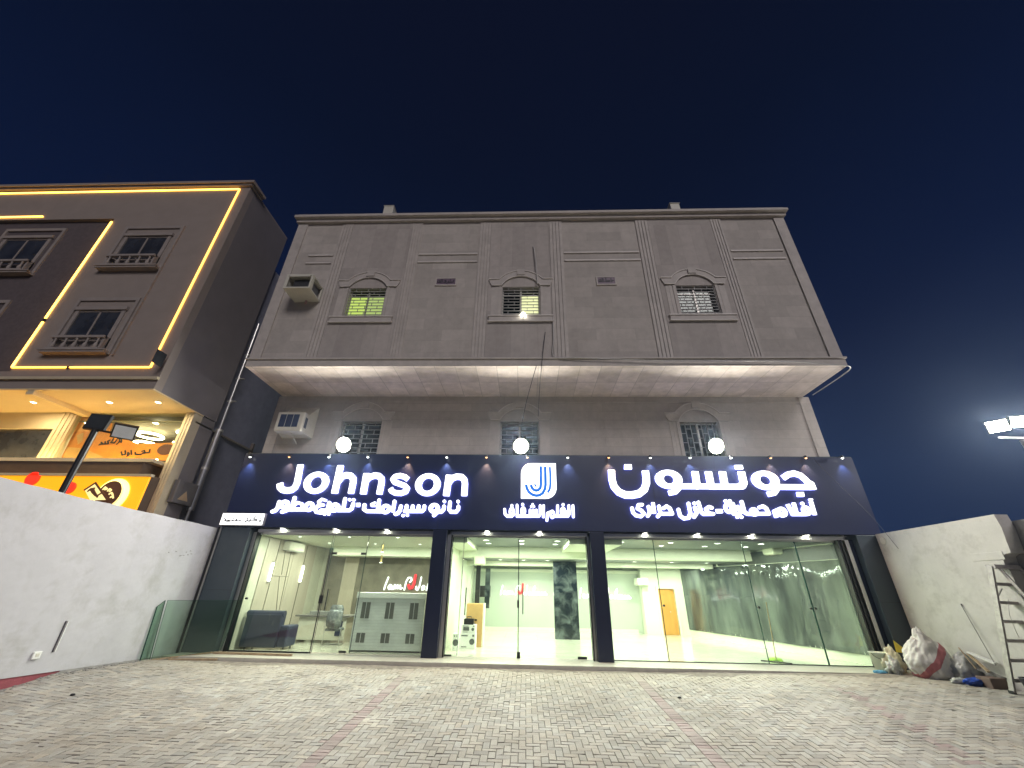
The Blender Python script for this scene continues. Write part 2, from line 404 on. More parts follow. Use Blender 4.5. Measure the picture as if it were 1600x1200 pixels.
# ---------------------------------------------------------------- ground
g = MB(); ys = [-400, -60, -8.5, -0.7, -0.695, 60, 400]; zz = [-0.62, -0.62, -0.62, -0.62, -0.115, -0.115, -0.115]
vs = []; fs = []
for y, z in zip(ys, zz): vs += [(-400, y, z), (400, y, z)]
for i in range(len(ys)-1): fs.append((2*i, 2*i+1, 2*i+3, 2*i+2))
g.add(vs, fs); g.build('ground', M['sand'], kind='structure', keep=True)

# interlocking pavers, every one real, laid in right-angled herringbone
def paving():
    u = 0.1; x0, x1, y0, y1 = -0.62, 18.4, -8.4, -0.74
    na = int((x1-x0)/u); nb = int((y1-y0)/u)
    lines = [int(round((x-x0)/u)) for x in (5.72, 10.85)]
    red = set()
    for a in lines: red.update((a, a+1))
    vs = []; fs = []; cols = []
    def brick(xa, ya, xb, yb, c):
        gp = 0.0036; bv = 0.006; h = random.gauss(0, 0.0014)+0.006*math.sin(xa*1.7+ya*0.9)*math.sin(ya*1.3); tx = random.gauss(0, 0.0016); ty = random.gauss(0, 0.0016)
        n = len(vs)
        for dx, dz in ((gp, -0.02), (gp, -0.004), (gp+bv, 0)):
            for sx_, sy_ in ((0, 0), (1, 0), (1, 1), (0, 1)):
                x = xa+dx if sx_ == 0 else xb-dx; y = ya+dx if sy_ == 0 else yb-dx
                vs.append((x, y, zg(y, x)+dz+h+tx*(2*sx_-1)+ty*(2*sy_-1)))
        for k in (0, 4):
            for j in range(4): fs.append((n+k+j, n+k+(j+1) % 4, n+k+4+(j+1) % 4, n+k+4+j))
        fs.append((n+8, n+9, n+10, n+11)); cols.extend([c]*12)
    def tone(isred, yy):
        t = random.gauss(1.0, 0.085); 
        if random.random() < 0.05: t *= 0.86
        if isred:
            f = random.uniform(0.35, 1.0)*(1 if yy < -2.2 else 0.5)
            return (t*(0.340-0.02*f), t*(0.308-0.07*f), t*(0.285-0.05*f))
        k = random.gauss(0, 0.007)
        return (t*(0.358+k), t*(0.336), t*(0.304-k))
    for b in range(nb):
        for a in range(na):
            x = x0+a*u; y = y0+b*u; mth = (a-b) % 4
            R3 = abs(x+0.1-(14.82-0.235*max(0, -2.6-y))) < 0.13 and random.random() < 0.7
            if a in red:
                if a in lines: brick(x, y, x+2*u, y+u, tone(True, y))
                continue
            if mth == 0:
                if a+1 < na and (a+1) not in red: brick(x, y, x+2*u, y+u, tone(R3, y))
                else: brick(x, y, x+u, y+u, tone(random.random() < 0.3, y))
            elif mth == 1 and (a == 0 or (a-1) in red): brick(x, y, x+u, y+u, tone(random.random() < 0.3, y))
            elif mth == 3:
                if b+1 < nb: brick(x, y, x+u, y+2*u, tone(R3, y))
                else: brick(x, y, x+u, y+u, tone(False, y))
            elif mth == 2 and b == 0: brick(x, y, x+u, y+u, tone(False, y))
    me = bpy.data.meshes.new('forecourt_paving'); o = bpy.data.objects.new('forecourt_paving', me); col.objects.link(o)
    me.from_pydata(vs, [], fs); ca = me.color_attributes.new('tone', 'FLOAT_COLOR', 'POINT')
    ca.data.foreach_set('color', np.array([(r, g_, b_, 1) for r, g_, b_ in cols], dtype=np.float32).ravel())
    mt, t, bb = newmat('paver_concrete'); bb.inputs['Roughness'].default_value = 0.72
    at_ = t.nodes.new('ShaderNodeAttribute'); at_.attribute_name = 'tone'
    tcn = t.nodes.new('ShaderNodeTexCoord')
    n1 = t.nodes.new('ShaderNodeTexNoise'); n1.inputs['Scale'].default_value = 70; n1.inputs['Detail'].default_value = 4
    r1 = t.nodes.new('ShaderNodeValToRGB'); r1.color_ramp.elements[0].color = (0.84, 0.84, 0.84, 1); r1.color_ramp.elements[1].color = (1.14, 1.14, 1.14, 1)
    n2 = t.nodes.new('ShaderNodeTexNoise'); n2.inputs['Scale'].default_value = 0.9; n2.inputs['Detail'].default_value = 7; n2.inputs['Roughness'].default_value = 0.65
    r2 = t.nodes.new('ShaderNodeValToRGB'); r2.color_ramp.elements[0].position = 0.35; r2.color_ramp.elements[1].position = 0.68
    r2.color_ramp.elements[0].color = (0.70, 0.67, 0.65, 1); r2.color_ramp.elements[1].color = (1.05, 1.05, 1.05, 1)
    for q in (n1, n2): t.links.new(tcn.outputs['Object'], q.inputs['Vector'])
    t.links.new(n1.outputs['Fac'], r1.inputs[0]); t.links.new(n2.outputs['Fac'], r2.inputs[0])
    a1 = t.nodes.new('ShaderNodeMix'); a1.data_type = 'RGBA'; a1.blend_type = 'MULTIPLY'; a1.inputs[0].default_value = 1
    a2 = t.nodes.new('ShaderNodeMix'); a2.data_type = 'RGBA'; a2.blend_type = 'MULTIPLY'; a2.inputs[0].default_value = 1
    t.links.new(at_.outputs['Color'], a1.inputs[6]); t.links.new(r1.outputs[0], a1.inputs[7])
    t.links.new(a1.outputs[2], a2.inputs[6]); t.links.new(r2.outputs[0], a2.inputs[7])
    # blown sand that gathers along the shop step and the left wall
    sp = t.nodes.new('ShaderNodeSeparateXYZ'); t.links.new(tcn.outputs['Object'], sp.inputs[0])
    mr = t.nodes.new('ShaderNodeMapRange'); mr.inputs[1].default_value = -2.6; mr.inputs[2].default_value = -0.7; mr.inputs[3].default_value = -0.15; mr.inputs[4].default_value = 0.75
    t.links.new(sp.outputs[1], mr.inputs[0])
    n3 = t.nodes.new('ShaderNodeTexNoise'); n3.inputs['Scale'].default_value = 2.4; n3.inputs['Detail'].default_value = 9; n3.inputs['Roughness'].default_value = 0.75
    t.links.new(tcn.outputs['Object'], n3.inputs['Vector'])
    ad = t.nodes.new('ShaderNodeMath'); ad.operation = 'MULTIPLY_ADD'; ad.inputs[1].default_value = 1.6; ad.inputs[2].default_value = -0.8
    t.links.new(n3.outputs['Fac'], ad.inputs[0])
    ad2 = t.nodes.new('ShaderNodeMath'); ad2.operation = 'ADD'; ad2.use_clamp = True
    t.links.new(ad.outputs[0], ad2.inputs[0]); t.links.new(mr.outputs[0], ad2.inputs[1])
    sm = t.nodes.new('ShaderNodeMix'); sm.data_type = 'RGBA'; t.links.new(ad2.outputs[0], sm.inputs[0]); t.links.new(a2.outputs[2], sm.inputs[6]); sm.inputs[7].default_value = (0.33, 0.29, 0.24, 1)
    t.links.new(sm.outputs[2], bb.inputs['Base Color'])
    bp = t.nodes.new('ShaderNodeBump'); bp.inputs['Strength'].default_value = 0.35; bp.inputs['Distance'].default_value = 0.004
    n4 = t.nodes.new('ShaderNodeTexNoise'); n4.inputs['Scale'].default_value = 160
    t.links.new(tcn.outputs['Object'], n4.inputs['Vector']); t.links.new(n4.outputs['Fac'], bp.inputs['Height']); t.links.new(bp.outputs[0], bb.inputs['Normal'])
    me.materials.append(mt); tag(o, kind='structure')
paving()
g = MB(); vs = []; nxx, nyy = 38, 16
for j in range(nyy+1):
    for i in range(nxx+1):
        x = -0.7+19.2*i/nxx; y = -8.5+7.9*j/nyy; vs.append((x, y, zg(y, x)-0.011))
g.add(vs, [(j*(nxx+1)+i, j*(nxx+1)+i+1, (j+1)*(nxx+1)+i+1, (j+1)*(nxx+1)+i) for j in range(nyy) for i in range(nxx)])
g.build('paving_joint_sand', pbr('joint_sand', (0.075, 0.066, 0.056), 0.95, var=0.35, scale=14), kind='structure', keep=True)
# strip of loose dirt between the pavers and the step, a sheet of small lumps
g = MB(); nxx, nyy = 240, 10
vs = []
for j in range(nyy+1):
    for i in range(nxx+1):
        x = -0.6+19.0*i/nxx; y = -1.02+0.42*j/nyy
        edge = min(1, (j/nyy)*1.7)
        n_ = math.sin(x*3.1)*0.5+math.sin(x*7.7+1)*0.3+math.sin(x*15.3)*0.2
        vs.append((x, y, zg(y, x)-0.012+0.020*edge*(0.75+0.4*n_)+random.uniform(0, 0.005)))
fs = [(j*(nxx+1)+i, j*(nxx+1)+i+1, (j+1)*(nxx+1)+i+1, (j+1)*(nxx+1)+i) for j in range(nyy) for i in range(nxx)]
g.add(vs, fs, True); g.build('sand_strip', M['sand'], kind='structure', keep=True)

# ---------------------------------------------------------------- main building
bld = thing('apartment_building', 'beige stone clad three storey building over the lit glass shopfront', 'building', (8.85, 0, 0))
# upper storeys: front cladding as bays between fluted pilasters, side and back walls
PIL = [(1.67, 2.09), (4.32, 4.69), (6.82, 7.23), (9.32, 9.78), (12.42, 12.87), (15.10, 15.48)]
WIN_U = [(2.58, 3.82), (7.70, 8.93), (13.37, 14.58)]; WZ0, WZ1 = 9.30, 10.50
body = MB()
body.box(UX0, YU+0.30, ZS_+0.02, UX0+0.3, 9, ZT_-0.1); body.box(UX1-0.3, YU+0.30, ZS_+0.02, UX1, 9, ZT_-0.1); body.box(UX0+.3, 8.7, ZS_+0.02, UX1-.3, 9, ZT_-0.1)
body.box(UX0, YU+0.305, ZT_-0.1, UX1, 9, ZT_-0.05)
body.build('wall', M['side'], bld)
def front_bay(x0, x1, hole, mat, y):
    b = MB()
    if hole is None: b.box(x0, y, ZS_+0.02, x1, y+0.3, ZT_-0.1)
    else:
        h0, h1 = hole
        b.box(x0, y, ZS_+0.02, h0, y+0.3, ZT_-0.1); b.box(h1, y, ZS_+0.02, x1, y+0.3, ZT_-0.1)
        b.box(h0, y, ZS_+0.02, h1, y+0.3, WZ0); b.box(h0, y, WZ1, h1, y+0.3, ZT_-0.1)
    b.build('facade_panel', mat, bld)
edges = [UX0]+[v for p in PIL for v in p]+[UX1]
bays = [(edges[i], edges[i+1]) for i in range(0, len(edges), 2)]
for i, (a, b_) in enumerate(bays):
    front_bay(a, b_, WIN_U[i//2] if i % 2 else None, M['stone_v'] if i % 2 else M['stone_h'], YU if i % 2 else YU+0.03)
for (a, b_) in PIL:
    b = MB(); b.box(a, YU+0.02, ZS_+0.02, b_, YU+0.3, ZT_-0.1)
    n = 4; wd = (b_-a)/n
    for k in range(n): b.box(a+k*wd+0.012, YU-0.008, ZS_+0.27, a+(k+1)*wd-0.012, YU+0.02, ZT_-0.28)
    b.build('fluted_pilaster', M['stone_trim'], bld)
for a, b_ in ((UX0, UX0+0.35), (UX1-0.35, UX1)):
    b = MB(); b.box(a, YU-0.02, ZS_+0.26, b_, YU+0.025, ZT_-0.28); b.build('corner_strip', M['stone_trim'], bld)
# ledge lines on the window-less bays
for (a, b_) in ((bays[0][0]+0.75, bays[0][1]-0.02), (bays[2][0]+0.03, bays[2][1]-0.03), (bays[4][0]+0.03, bays[4][1]-0.03), (bays[6][0]+0.02, bays[6][1]-0.45)):
    for z in (12.02, 11.66):
        b = MB(); b.box(a, YU-0.01, z-0.03, b_, YU+0.03, z+0.03); b.build('string_course', M['stone_edge_lit'], bld)
# cornice: stepped, with the two pale roof boxes above and a row of small lamps bases
b = MB()
b.box(UX0-0.06, YU-0.10, ZT_-0.24, UX1+0.06, YU+0.04, ZT_-0.10); b.box(UX0-0.12, YU-0.22, ZT_-0.10, UX1+0.12, YU+0.45, ZT_-0.0); b.box(UX0-0.05, YU-0.13, ZT_, UX1+0.05, YU+0.4, ZT_+0.12)
b.build('cornice', M['stone_trim'], bld)
for px in (500, 576, 664, 760, 856, 940, 1029, 1117, 1210):
    q = aty(px, 333, YU-0.05); MB().bbox(q[0]-0.11, YU-0.06, ZT_+0.12, q[0]+0.11, YU+0.2, ZT_+0.20, 0.02).build('parapet_cap', M['stone_trim'], bld)
# bottom band of the overhang and its soffit
b = MB(); b.box(UX0-0.02, YU-0.03, ZS_, UX1+0.02, YU+0.3, ZS_+0.225); b.box(UX0-0.05, YU-0.08, ZS_+0.225, UX1+0.05, YU+0.1, ZS_+0.275)
b.build('overhang_band', M['stone_trim'], bld)
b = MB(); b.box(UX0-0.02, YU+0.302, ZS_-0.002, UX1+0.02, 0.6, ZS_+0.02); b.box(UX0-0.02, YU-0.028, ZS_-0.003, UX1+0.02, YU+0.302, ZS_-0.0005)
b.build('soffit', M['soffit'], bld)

# lower storey (between the sign and the soffit)
LX0, LX1 = -0.12, 17.9
WIN_L = [(2.33, 3.66), (7.64, 8.91), (13.50, 14.72)]; LZ1 = 6.55
b = MB(); prev = LX0
for h0, h1 in WIN_L:
    b.box(prev, YW, 4.6, h0, YW+0.3, ZS_-0.004); b.box(h0, YW, LZ1, h1, YW+0.3, ZS_-0.004); b.box(h0, YW, 4.6, h1, YW+0.3, 5.0); prev = h1
b.box(prev, YW, 4.6, LX1, YW+0.3, ZS_-0.004)
b.build('wall', M['stone_low'], bld)
b = MB(); b.box(LX0, YW+0.3, -0.3, LX0+0.25, 9, ZS_-0.004); b.box(LX1-0.25, YW+0.3, -0.3, LX1, 9, ZS_-0.004); b.box(LX0+.25, 8.75, -0.3, LX1-.25, 9, ZS_-0.004); b.build('wall', M['side'], bld)
b = MB(); b.box(LX0+0.004, YW-0.02, 5.0, LX0+0.34, YW, ZS_-0.03); b.box(LX1-0.34, YW-0.02, 5.0, LX1-0.004, YW, ZS_-0.03); b.box(LX0+0.34, YW-0.02, ZS_-0.22, LX1-0.34, YW, ZS_-0.16); b.build('corner_strip', M['stone_low'], bld)

def arch_pts(cx, z0, hw, rise, n=16):
    # segmental arch from (cx-hw, z0) over to (cx+hw, z0)
    Rr = (hw*hw+rise*rise)/(2*rise); zc = z0+rise-Rr; a0 = math.asin(min(1, hw/Rr))
    return [(cx+Rr*math.sin(a), zc+Rr*math.cos(a)) for a in [(-a0+2*a0*i/n) for i in range(n+1)]]
def window(x0, x1, z0, z1, y, style, lit=None, sill=True, rz=0.0):
    cx = (x0+x1)/2; hw = (x1-x0)/2
    wn = bpy.data.objects.new('window', None); col.objects.link(wn); wn.parent = bld; wn.location = Vector((cx, y, z0))-wloc(bld)
    # reveal + recessed sliding frame
    b = MB(); t = 0.045; yy = y+0.16
    b.box(x0+0.002, yy, z0+0.002, x0+t, yy+0.05, z1-0.002); b.box(x1-t, yy, z0+0.002, x1-0.002, yy+0.05, z1-0.002)
    b.box(x0+t, yy, z0+0.002, x1-t, yy+0.05, z0+t); b.box(x0+t, yy, z1-t, x1-t, yy+0.05, z1-0.002); b.box(cx-0.03, yy-0.01, z0+t, cx+0.03, yy+0.05, z1-t)
    if lit: b.box(x0+t, yy, z1-0.27, x1-t, yy+0.05, z1-0.22)
    b.build('frame', M['alu'], wn)
    zt2 = z1-0.27 if lit else z1-t
    for k, (a, c) in enumerate(((x0+t, cx-0.03), (cx+0.03, x1-t))):
        mt = (lit[k] if lit and lit[k] else M['glass_dark'])
        MB().box(a, yy+0.02, z0+t, c, yy+0.03, zt2).build('pane', mt, wn)
    if lit: MB().box(x0+t, yy+0.02, z1-0.22, x1-t, yy+0.03, z1-t).build('pane', M['glass_dark'], wn)
    MB().box(x0-0.02, y+0.302, z0-0.05, x1+0.02, y+0.9, z1+0.02).build('room_behind', M['room_dark'], wn)
    # welded grille of staggered bars standing in front
    b = MB(); gy = y+0.03
    if style == 'h':
        n = 10; st = (z1-z0)/n
        for k in range(n+1):
            z = min(max(z0+k*st, z0+0.012), z1-0.012); b.box(x0+0.012, gy, z-0.011, x1-0.012, gy+0.022, z+0.011)
        for k in range(n):
            za, zb = z0+k*st+0.011, z0+(k+1)*st-0.011
            for f in ((0.17, 0.5, 0.83) if k % 2 else (0.33, 0.67)):
                x = x0+f*(x1-x0); b.box(x-0.009, gy+0.002, za, x+0.009, gy+0.02, zb)
    else:
        n = 7; st = (x1-x0)/n
        for k in range(n+1):
            x = min(max(x0+k*st, x0+0.012), x1-0.012); b.box(x-0.011, gy, z0+0.012, x+0.011, gy+0.022, z1-0.012)
        for k in range(n):
            xa, xb = x0+k*st+0.011, x0+(k+1)*st-0.011; m_ = 5
            for j in range(m_):
                z = z0+(z1-z0)*(j+(0.25 if k % 2 else 0.75))/m_; b.box(xa, gy+0.002, z-0.009, xb, gy+0.02, z+0.009)
    b.box(x0+0.002, gy-0.004, z0, x0+0.02, gy+0.024, z1); b.box(x1-0.02, gy-0.004, z0, x1-0.002, gy+0.024, z1)
    b.build('grille', M['grille'], wn)
    # stone surround
    yo = y-0.035
    for s in (-1, 1):
        xi = cx+s*hw; b = MB()
        for k in range(3):
            xa = xi+s*(0.03+k*0.115); xb = xi+s*(0.115+k*0.115); b.box(xa, yo+0.015*k, z0, xb, y+0.02, z1)
        b.box(xi+s*0.03, y-0.012, z0, xi+s*0.345, y+0.018, z1)
        b.build('side_trim', M['stone_trim'], wn)
    Hh = 0.30
    outer = arch_pts(cx, z1+0.30, 0.66, 0.35); inner = arch_pts(cx, z1+0.04, hw, 0.39)
    ol = cx-1.04; orr = cx+1.04
    poly = [(ol, z1+0.30)]+outer+[(orr, z1+0.30), (orr-0.05, z1+0.12), (orr-0.09, z1+0.03), (cx+hw+0.02, z1+0.03)]
    b = MB()
    # hood band as quads between outer and inner curves
    n = 24; oc = arch_pts(cx, z1+0.30, 0.72, 0.36, n); ic = arch_pts(cx, z1+0.035, hw+0.02, 0.40, n)
    vs = []; 
    for (a, c) in zip(oc, ic): vs += [(a[0], y-0.045, a[1]), (c[0], y-0.045, c[1]), (a[0], y+0.02, a[1]), (c[0], y+0.02, c[1])]
    fs = []
    for i in range(n):
        k = 4*i; fs += [(k, k+1, k+5, k+4), (k, k+4, k+6, k+2), (k+1, k+3, k+7, k+5)]
    b.add(vs, fs)
    for s in (-1, 1):
        b.prism([(cx+s*0.72, z1+0.30), (cx+s*1.05, z1+0.30), (cx+s*1.03, z1+0.17), (cx+s*0.96, z1+0.035), (cx+s*(hw+0.02), z1+0.035)], y-0.045, y+0.02)
    b.build('arched_hood', M['stone_trim'], wn); b = MB()
    for i in range(n):       # raised roll along the upper edge of the hood
        (a, c), (e_, f_) = oc[i], oc[i+1]
        b.bar((a, y-0.055, c), (e_, y-0.055, f_), 0.03, 0.03)
        (a, c), (e_, f_) = ic[i], ic[i+1]
        b.bar((a, y-0.05, c), (e_, y-0.05, f_), 0.024, 0.024)
    for s in (-1, 1): b.box(cx+s*0.70, y-0.078, z1+0.285, cx+s*1.06, y-0.045, z1+0.315); b.box(cx+s*(hw+0.02), y-0.07, z1+0.02, cx+s*0.97, y-0.045, z1+0.045)
    b.build('hood_edge_roll', M['stone_edge_lit'], wn)
    MB().box(cx-0.13, y-0.085, z1+0.47, cx+0.13, y-0.045, z1+0.70).build('keystone', M['stone_trim'], wn)
    if sill:
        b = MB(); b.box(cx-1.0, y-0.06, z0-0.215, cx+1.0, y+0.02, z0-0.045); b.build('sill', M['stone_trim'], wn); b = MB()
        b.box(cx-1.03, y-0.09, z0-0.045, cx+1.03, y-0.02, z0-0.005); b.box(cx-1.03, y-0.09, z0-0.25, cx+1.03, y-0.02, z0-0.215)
        b.build('sill_edge', M['stone_edge_lit'], wn)
    return wn
M['room_dark'] = pbr('dark_room', (0.03, 0.03, 0.04), 0.9)
M['grille'] = pbr('painted_grille', (0.32, 0.31, 0.30), 0.5)
M['lit_green'] = emit('lit_curtain_green', (0.62, 0.85, 0.16), 0.62, (0.5, 0.6, 0.2)); M['lit_green2'] = emit('lit_curtain_pale', (0.60, 0.80, 0.25), 0.45, (0.5, 0.6, 0.2))
M['lit_cream'] = emit('lit_room_cream', (0.85, 0.90, 0.45), 0.80, (0.6, 0.6, 0.4))
window(*WIN_U[0], WZ0, WZ1, YU, 'h', (M['lit_green'], M['lit_green2']))
window(*WIN_U[1], WZ0, WZ1, YU, 'h', (None, M['lit_cream']))
window(*WIN_U[2], WZ0, WZ1, YU, 'h', (None, None))
for i, (a, c) in enumerate(WIN_L): window(a, c, 5.0, LZ1, YW, 'v' if i == 2 else 'h', None, False)

# roof boxes standing on the parapet
for (pa, pb, yy_, lab) in ((598, 613, 322, 'pale box on the roof edge above the yellow lit window'), (1049, 1064, 318, 'pale box on the roof edge toward the right corner')):
    a = aty(pa, yy_+10, YU+0.25); c = aty(pb, yy_+10, YU+0.25)
    t = aty(pa, yy_, YU+0.25)
    b = MB(); b.bbox(a[0], YU+0.25, ZT_+0.1, c[0], YU+0.6, t[2], 0.02); b.bbox(a[0]-0.02, YU+0.23, t[2], c[0]+0.02, YU+0.62, t[2]+0.03, 0.01)
    o = b.build('roof_box', M['offwhite'], None, lab, cat='box', group='boxes on the roof edge', origin=((a[0]+c[0])/2, YU+0.4, ZT_+0.1))

# ---------------------------------------------------------------- sign board
sg = thing('sign_board', 'long navy sign board with glowing white shop lettering across the front', 'sign', (8.95, 0, SZ0))
b = MB(); b.box(SX0, YS, SZ0, SX1, YW-0.004, SZ1); b.build('panel', M['navy'], sg)
MB().box(SX0+0.01, YS+0.01, SZ1, SX1-0.01, YW-0.03, SZ1+0.03).build('top_flashing', M['slate'], sg)
MB().box(SX0+0.01, YS+0.012, SZ0-0.012, SX1-0.01, YG+0.02, SZ0-0.0005).build('underside', M['navy_gloss'], sg)
# panel joints
b = MB()
for x in (2.6, 5.9, 9.1, 12.3, 15.45): b.box(x-0.004, YS-0.0015, SZ0+0.01, x+0.004, YS+0.002, SZ1-0.01)
b.build('panel_joints', M['black'], sg)
YF, YB = YS-0.085, YS-0.03
lat = Glyphs()
A = crop(400, 715, 0.1125, YF); Bc = crop(560, 715, 0.1125, YF); Cc = crop(775, 775, 0.08125, YF); Dc = crop(760, 700, 0.1, YF)
Ec = crop(940, 715, 0.1125, YF); Fc_ = crop(1110, 715, 0.1125, YF)
W = 0.195
lat.line(L_(A, [(612, 95), (588, 230), (565, 350), (535, 412), (490, 446), (425, 455), (365, 445), (330, 412), (325, 355)]), W*0.92, (True, True))
lat.ring(A(832, 345), 0.385, 0.335, 0.185, 0.185)
lat.line(L_(A, [(1172, 105), (1085, 495)]), W, (True, True))
lat.line(L_(A, [(1145, 320), (1190, 262), (1250, 240), (1310, 248), (1345, 290), (1345, 340), (1312, 498)]), W*0.92, (False, True))
lat.line(L_(Bc, [(112, 215), (62, 505)]), W, (True, True))
lat.line(L_(Bc, [(95, 330), (150, 270), (220, 246), (280, 252), (318, 290), (318, 345), (285, 508)]), W*0.92, (False, True))
lat.line(L_(Bc, [(685, 300), (640, 265), (575, 248), (510, 260), (476, 298), (500, 338), (570, 362), (640, 388), (675, 425), (655, 468), (590, 492), (510, 488), (460, 462), (440, 425)]), 0.155, (True, True))
lat.ring(Bc(962, 372), 0.388, 0.342, 0.188, 0.195)
lat.line(L_(Bc, [(1258, 238), (1217, 530)]), W, (True, True))
lat.line(L_(Bc, [(1250, 350), (1300, 285), (1360, 262), (1430, 266), (1470, 305), (1478, 360), (1467, 530)]), W*0.92, (False, True))
lat.mesh('lettering', YF, YB, 0.019, M['letter'], M['letter_side'], sg, back=True)

ar = Glyphs(); q = 0.098
def tooth(c, a, b_, w=q): ar.line(L_(c, [a, b_]), w)
# nanu
ar.line(L_(Bc, [(1387, 676), (1385, 715), (1355, 752), (1280, 750), (1258, 720), (1271, 615)]), q); ar.disc(Bc(1382, 608), 0.048)
ar.line(L_(Bc, [(1188, 676), (1180, 720), (1150, 750), (1090, 752)]), q); ar.disc(Bc(1192, 606), 0.048)
ar.ring(Bc(1050, 702), 0.165, 0.150, 0.045, 0.05); ar.line(L_(Bc, [(1100, 720), (1085, 765), (1045, 800)]), q)
# siramik
ar.line(L_(Bc, [(914, 672), (908, 715), (880, 742), (640, 742)]), q)
for a in ((834, 672, 825, 735), (751, 672, 742, 735), (667, 668, 655, 735)): tooth(Bc, a[:2], a[2:])
ar.disc(Bc(616, 803), 0.044); ar.disc(Bc(676, 797), 0.044)
ar.line(L_(Bc, [(587, 672), (570, 735), (545, 770), (510, 782)]), q); tooth(Bc, (498, 606), (475, 738))
ar.ring(Bc(375, 712), 0.155, 0.145, 0.045, 0.05); ar.line(L_(Bc, [(330, 745), (110, 742), (72, 715), (80, 655)]), q)
ar.line(L_(Bc, [(285, 590), (262, 740)]), q); ar.line(L_(Bc, [(225, 622), (175, 645), (180, 668), (225, 668)]), 0.055)
ar.line(L_(A, [(1390, 655), (1440, 655)]), 0.11, (True, True))
# talmi
ar.line(L_(A, [(1344, 640), (1325, 705), (1290, 730), (1130, 730)]), q); ar.disc(A(1296, 582), 0.044); ar.disc(A(1352, 584), 0.044)
tooth(A, (1232, 570), (1205, 720)); ar.ring(A(1090, 690), 0.15, 0.14, 0.04, 0.045); ar.line(L_(A, [(1050, 735), (900, 732)]), q)
tooth(A, (1012, 625), (988, 725)); ar.line(L_(A, [(960, 592), (910, 575), (865, 610), (870, 640), (930, 655)]), 0.075)
ar.line(L_(A, [(905, 655), (850, 672), (815, 715), (830, 755), (895, 765)]), q*0.9); ar.disc(A(945, 783), 0.040); ar.disc(A(1003, 783), 0.040)
# mutawwar
ar.ring(A(730, 678), 0.155, 0.150, 0.05, 0.055); ar.line(L_(A, [(690, 718), (430, 718)]), q); tooth(A, (530, 555), (490, 700))
ar.line(L_(A, [(510, 670), (570, 622), (630, 640), (645, 700)]), 0.08)
ar.ring(A(390, 650), 0.145, 0.140, 0.04, 0.045); ar.line(L_(A, [(430, 690), (410, 735), (355, 752)]), q); ar.line(L_(A, [(318, 612), (292, 700), (260, 735), (220, 748)]), q)
ar.mesh('lettering', YF, YB, 0.0125, M['letter'], M['letter_side'], sg, back=True)

ar = Glyphs(); q = 0.076
def tooth2(c, a, b_): ar.line(L_(c, [a, b_]), q)
tooth2(Cc, (1480, 185), (1490, 395)); ar.line(L_(Cc, [(1400, 185), (1408, 345), (1385, 382), (1140, 384)]), q)
ar.ring(Cc(1290, 290), 0.085, 0.125, 0.022, 0.04); ar.line(L_(Cc, [(1340, 300), (1340, 380)]), q); ar.disc(Cc(1292, 163), 0.042); tooth2(Cc, (1185, 185), (1185, 378))
ar.ring(Cc(1083, 350), 0.080, 0.125, 0.022, 0.045); ar.line(L_(Cc, [(1040, 310), (990, 330), (980, 465)]), q)
tooth2(Cc, (915, 185), (912, 395)); ar.line(L_(Cc, [(850, 185), (850, 345), (825, 382), (405, 384)]), q)
for x in (775, 715, 655): tooth2(Cc, (x, 270), (x, 378))
for p_ in ((704, 158), (680, 198), (730, 198)): ar.disc(Cc(*p_), 0.033)
ar.ring(Cc(523, 285), 0.085, 0.125, 0.02, 0.04); ar.disc(Cc(513, 160), 0.042); tooth2(Cc, (405, 175), (410, 375))
ar.ring(Cc(303, 300), 0.09, 0.13, 0.022, 0.042); ar.disc(Cc(305, 183), 0.042); ar.line(L_(Cc, [(345, 345), (300, 385), (215, 384), (172, 340), (165, 255)]), q)
ar.mesh('lettering', YF, YB, 0.0105, M['letter'], M['letter_side'], sg, back=True)

ar = Glyphs(); q = 0.205
ar.line(L_(Ec, [(138, 168), (145, 300), (175, 400), (240, 475), (330, 515), (420, 518), (520, 500), (595, 440), (625, 350), (622, 270), (608, 178)]), q, (True, True))
ar.quad(L_(Ec, [(318, 92), (415, 92), (425, 160), (315, 160)]))
ar.ring(Ec(935, 298), 0.40, 0.285, 0.15, 0.135)
ar.line(L_(Ec, [(1085, 330), (1075, 420), (1030, 472), (935, 492)]), 0.145, (False, True))
ar.line(L_(Ec, [(1085, 395), (1560, 397)]), 0.155)
ar.line(L_(Ec, [(1300, 190), (1330, 390)]), 0.20, (True, False)); ar.line(L_(Ec, [(1485, 190), (1525, 390)]), 0.20, (True, False))
ar.line(L_(Fc_, [(0, 400), (450, 400)]), 0.155); ar.line(L_(Fc_, [(170, 190), (205, 390)]), 0.20, (True, False)); ar.line(L_(Fc_, [(432, 190), (468, 345), (450, 385)]), 0.20, (True, False))
ar.quad(L_(Fc_, [(342, 102), (445, 102), (462, 160), (355, 160)]))
ar.ring(Fc_(768, 312), 0.40, 0.285, 0.155, 0.135)
ar.line(L_(Fc_, [(920, 340), (930, 430), (890, 490), (800, 508)]), 0.145, (False, True))
ar.line(L_(Fc_, [(940, 405), (1400, 408)]), 0.155)
ar.line(L_(Fc_, [(1018, 280), (1085, 232), (1170, 215), (1260, 245), (1335, 310), (1395, 395)]), 0.165, (True, False))
ar.quad(L_(Fc_, [(1360, 300), (1440, 345), (1480, 443), (1300, 443)]))
ar.quad(L_(Fc_, [(1203, 478), (1298, 478), (1310, 540), (1215, 540)]))
ar.mesh('lettering', YF, YB, 0.019, M['letter'], M['letter_side'], sg, back=True)

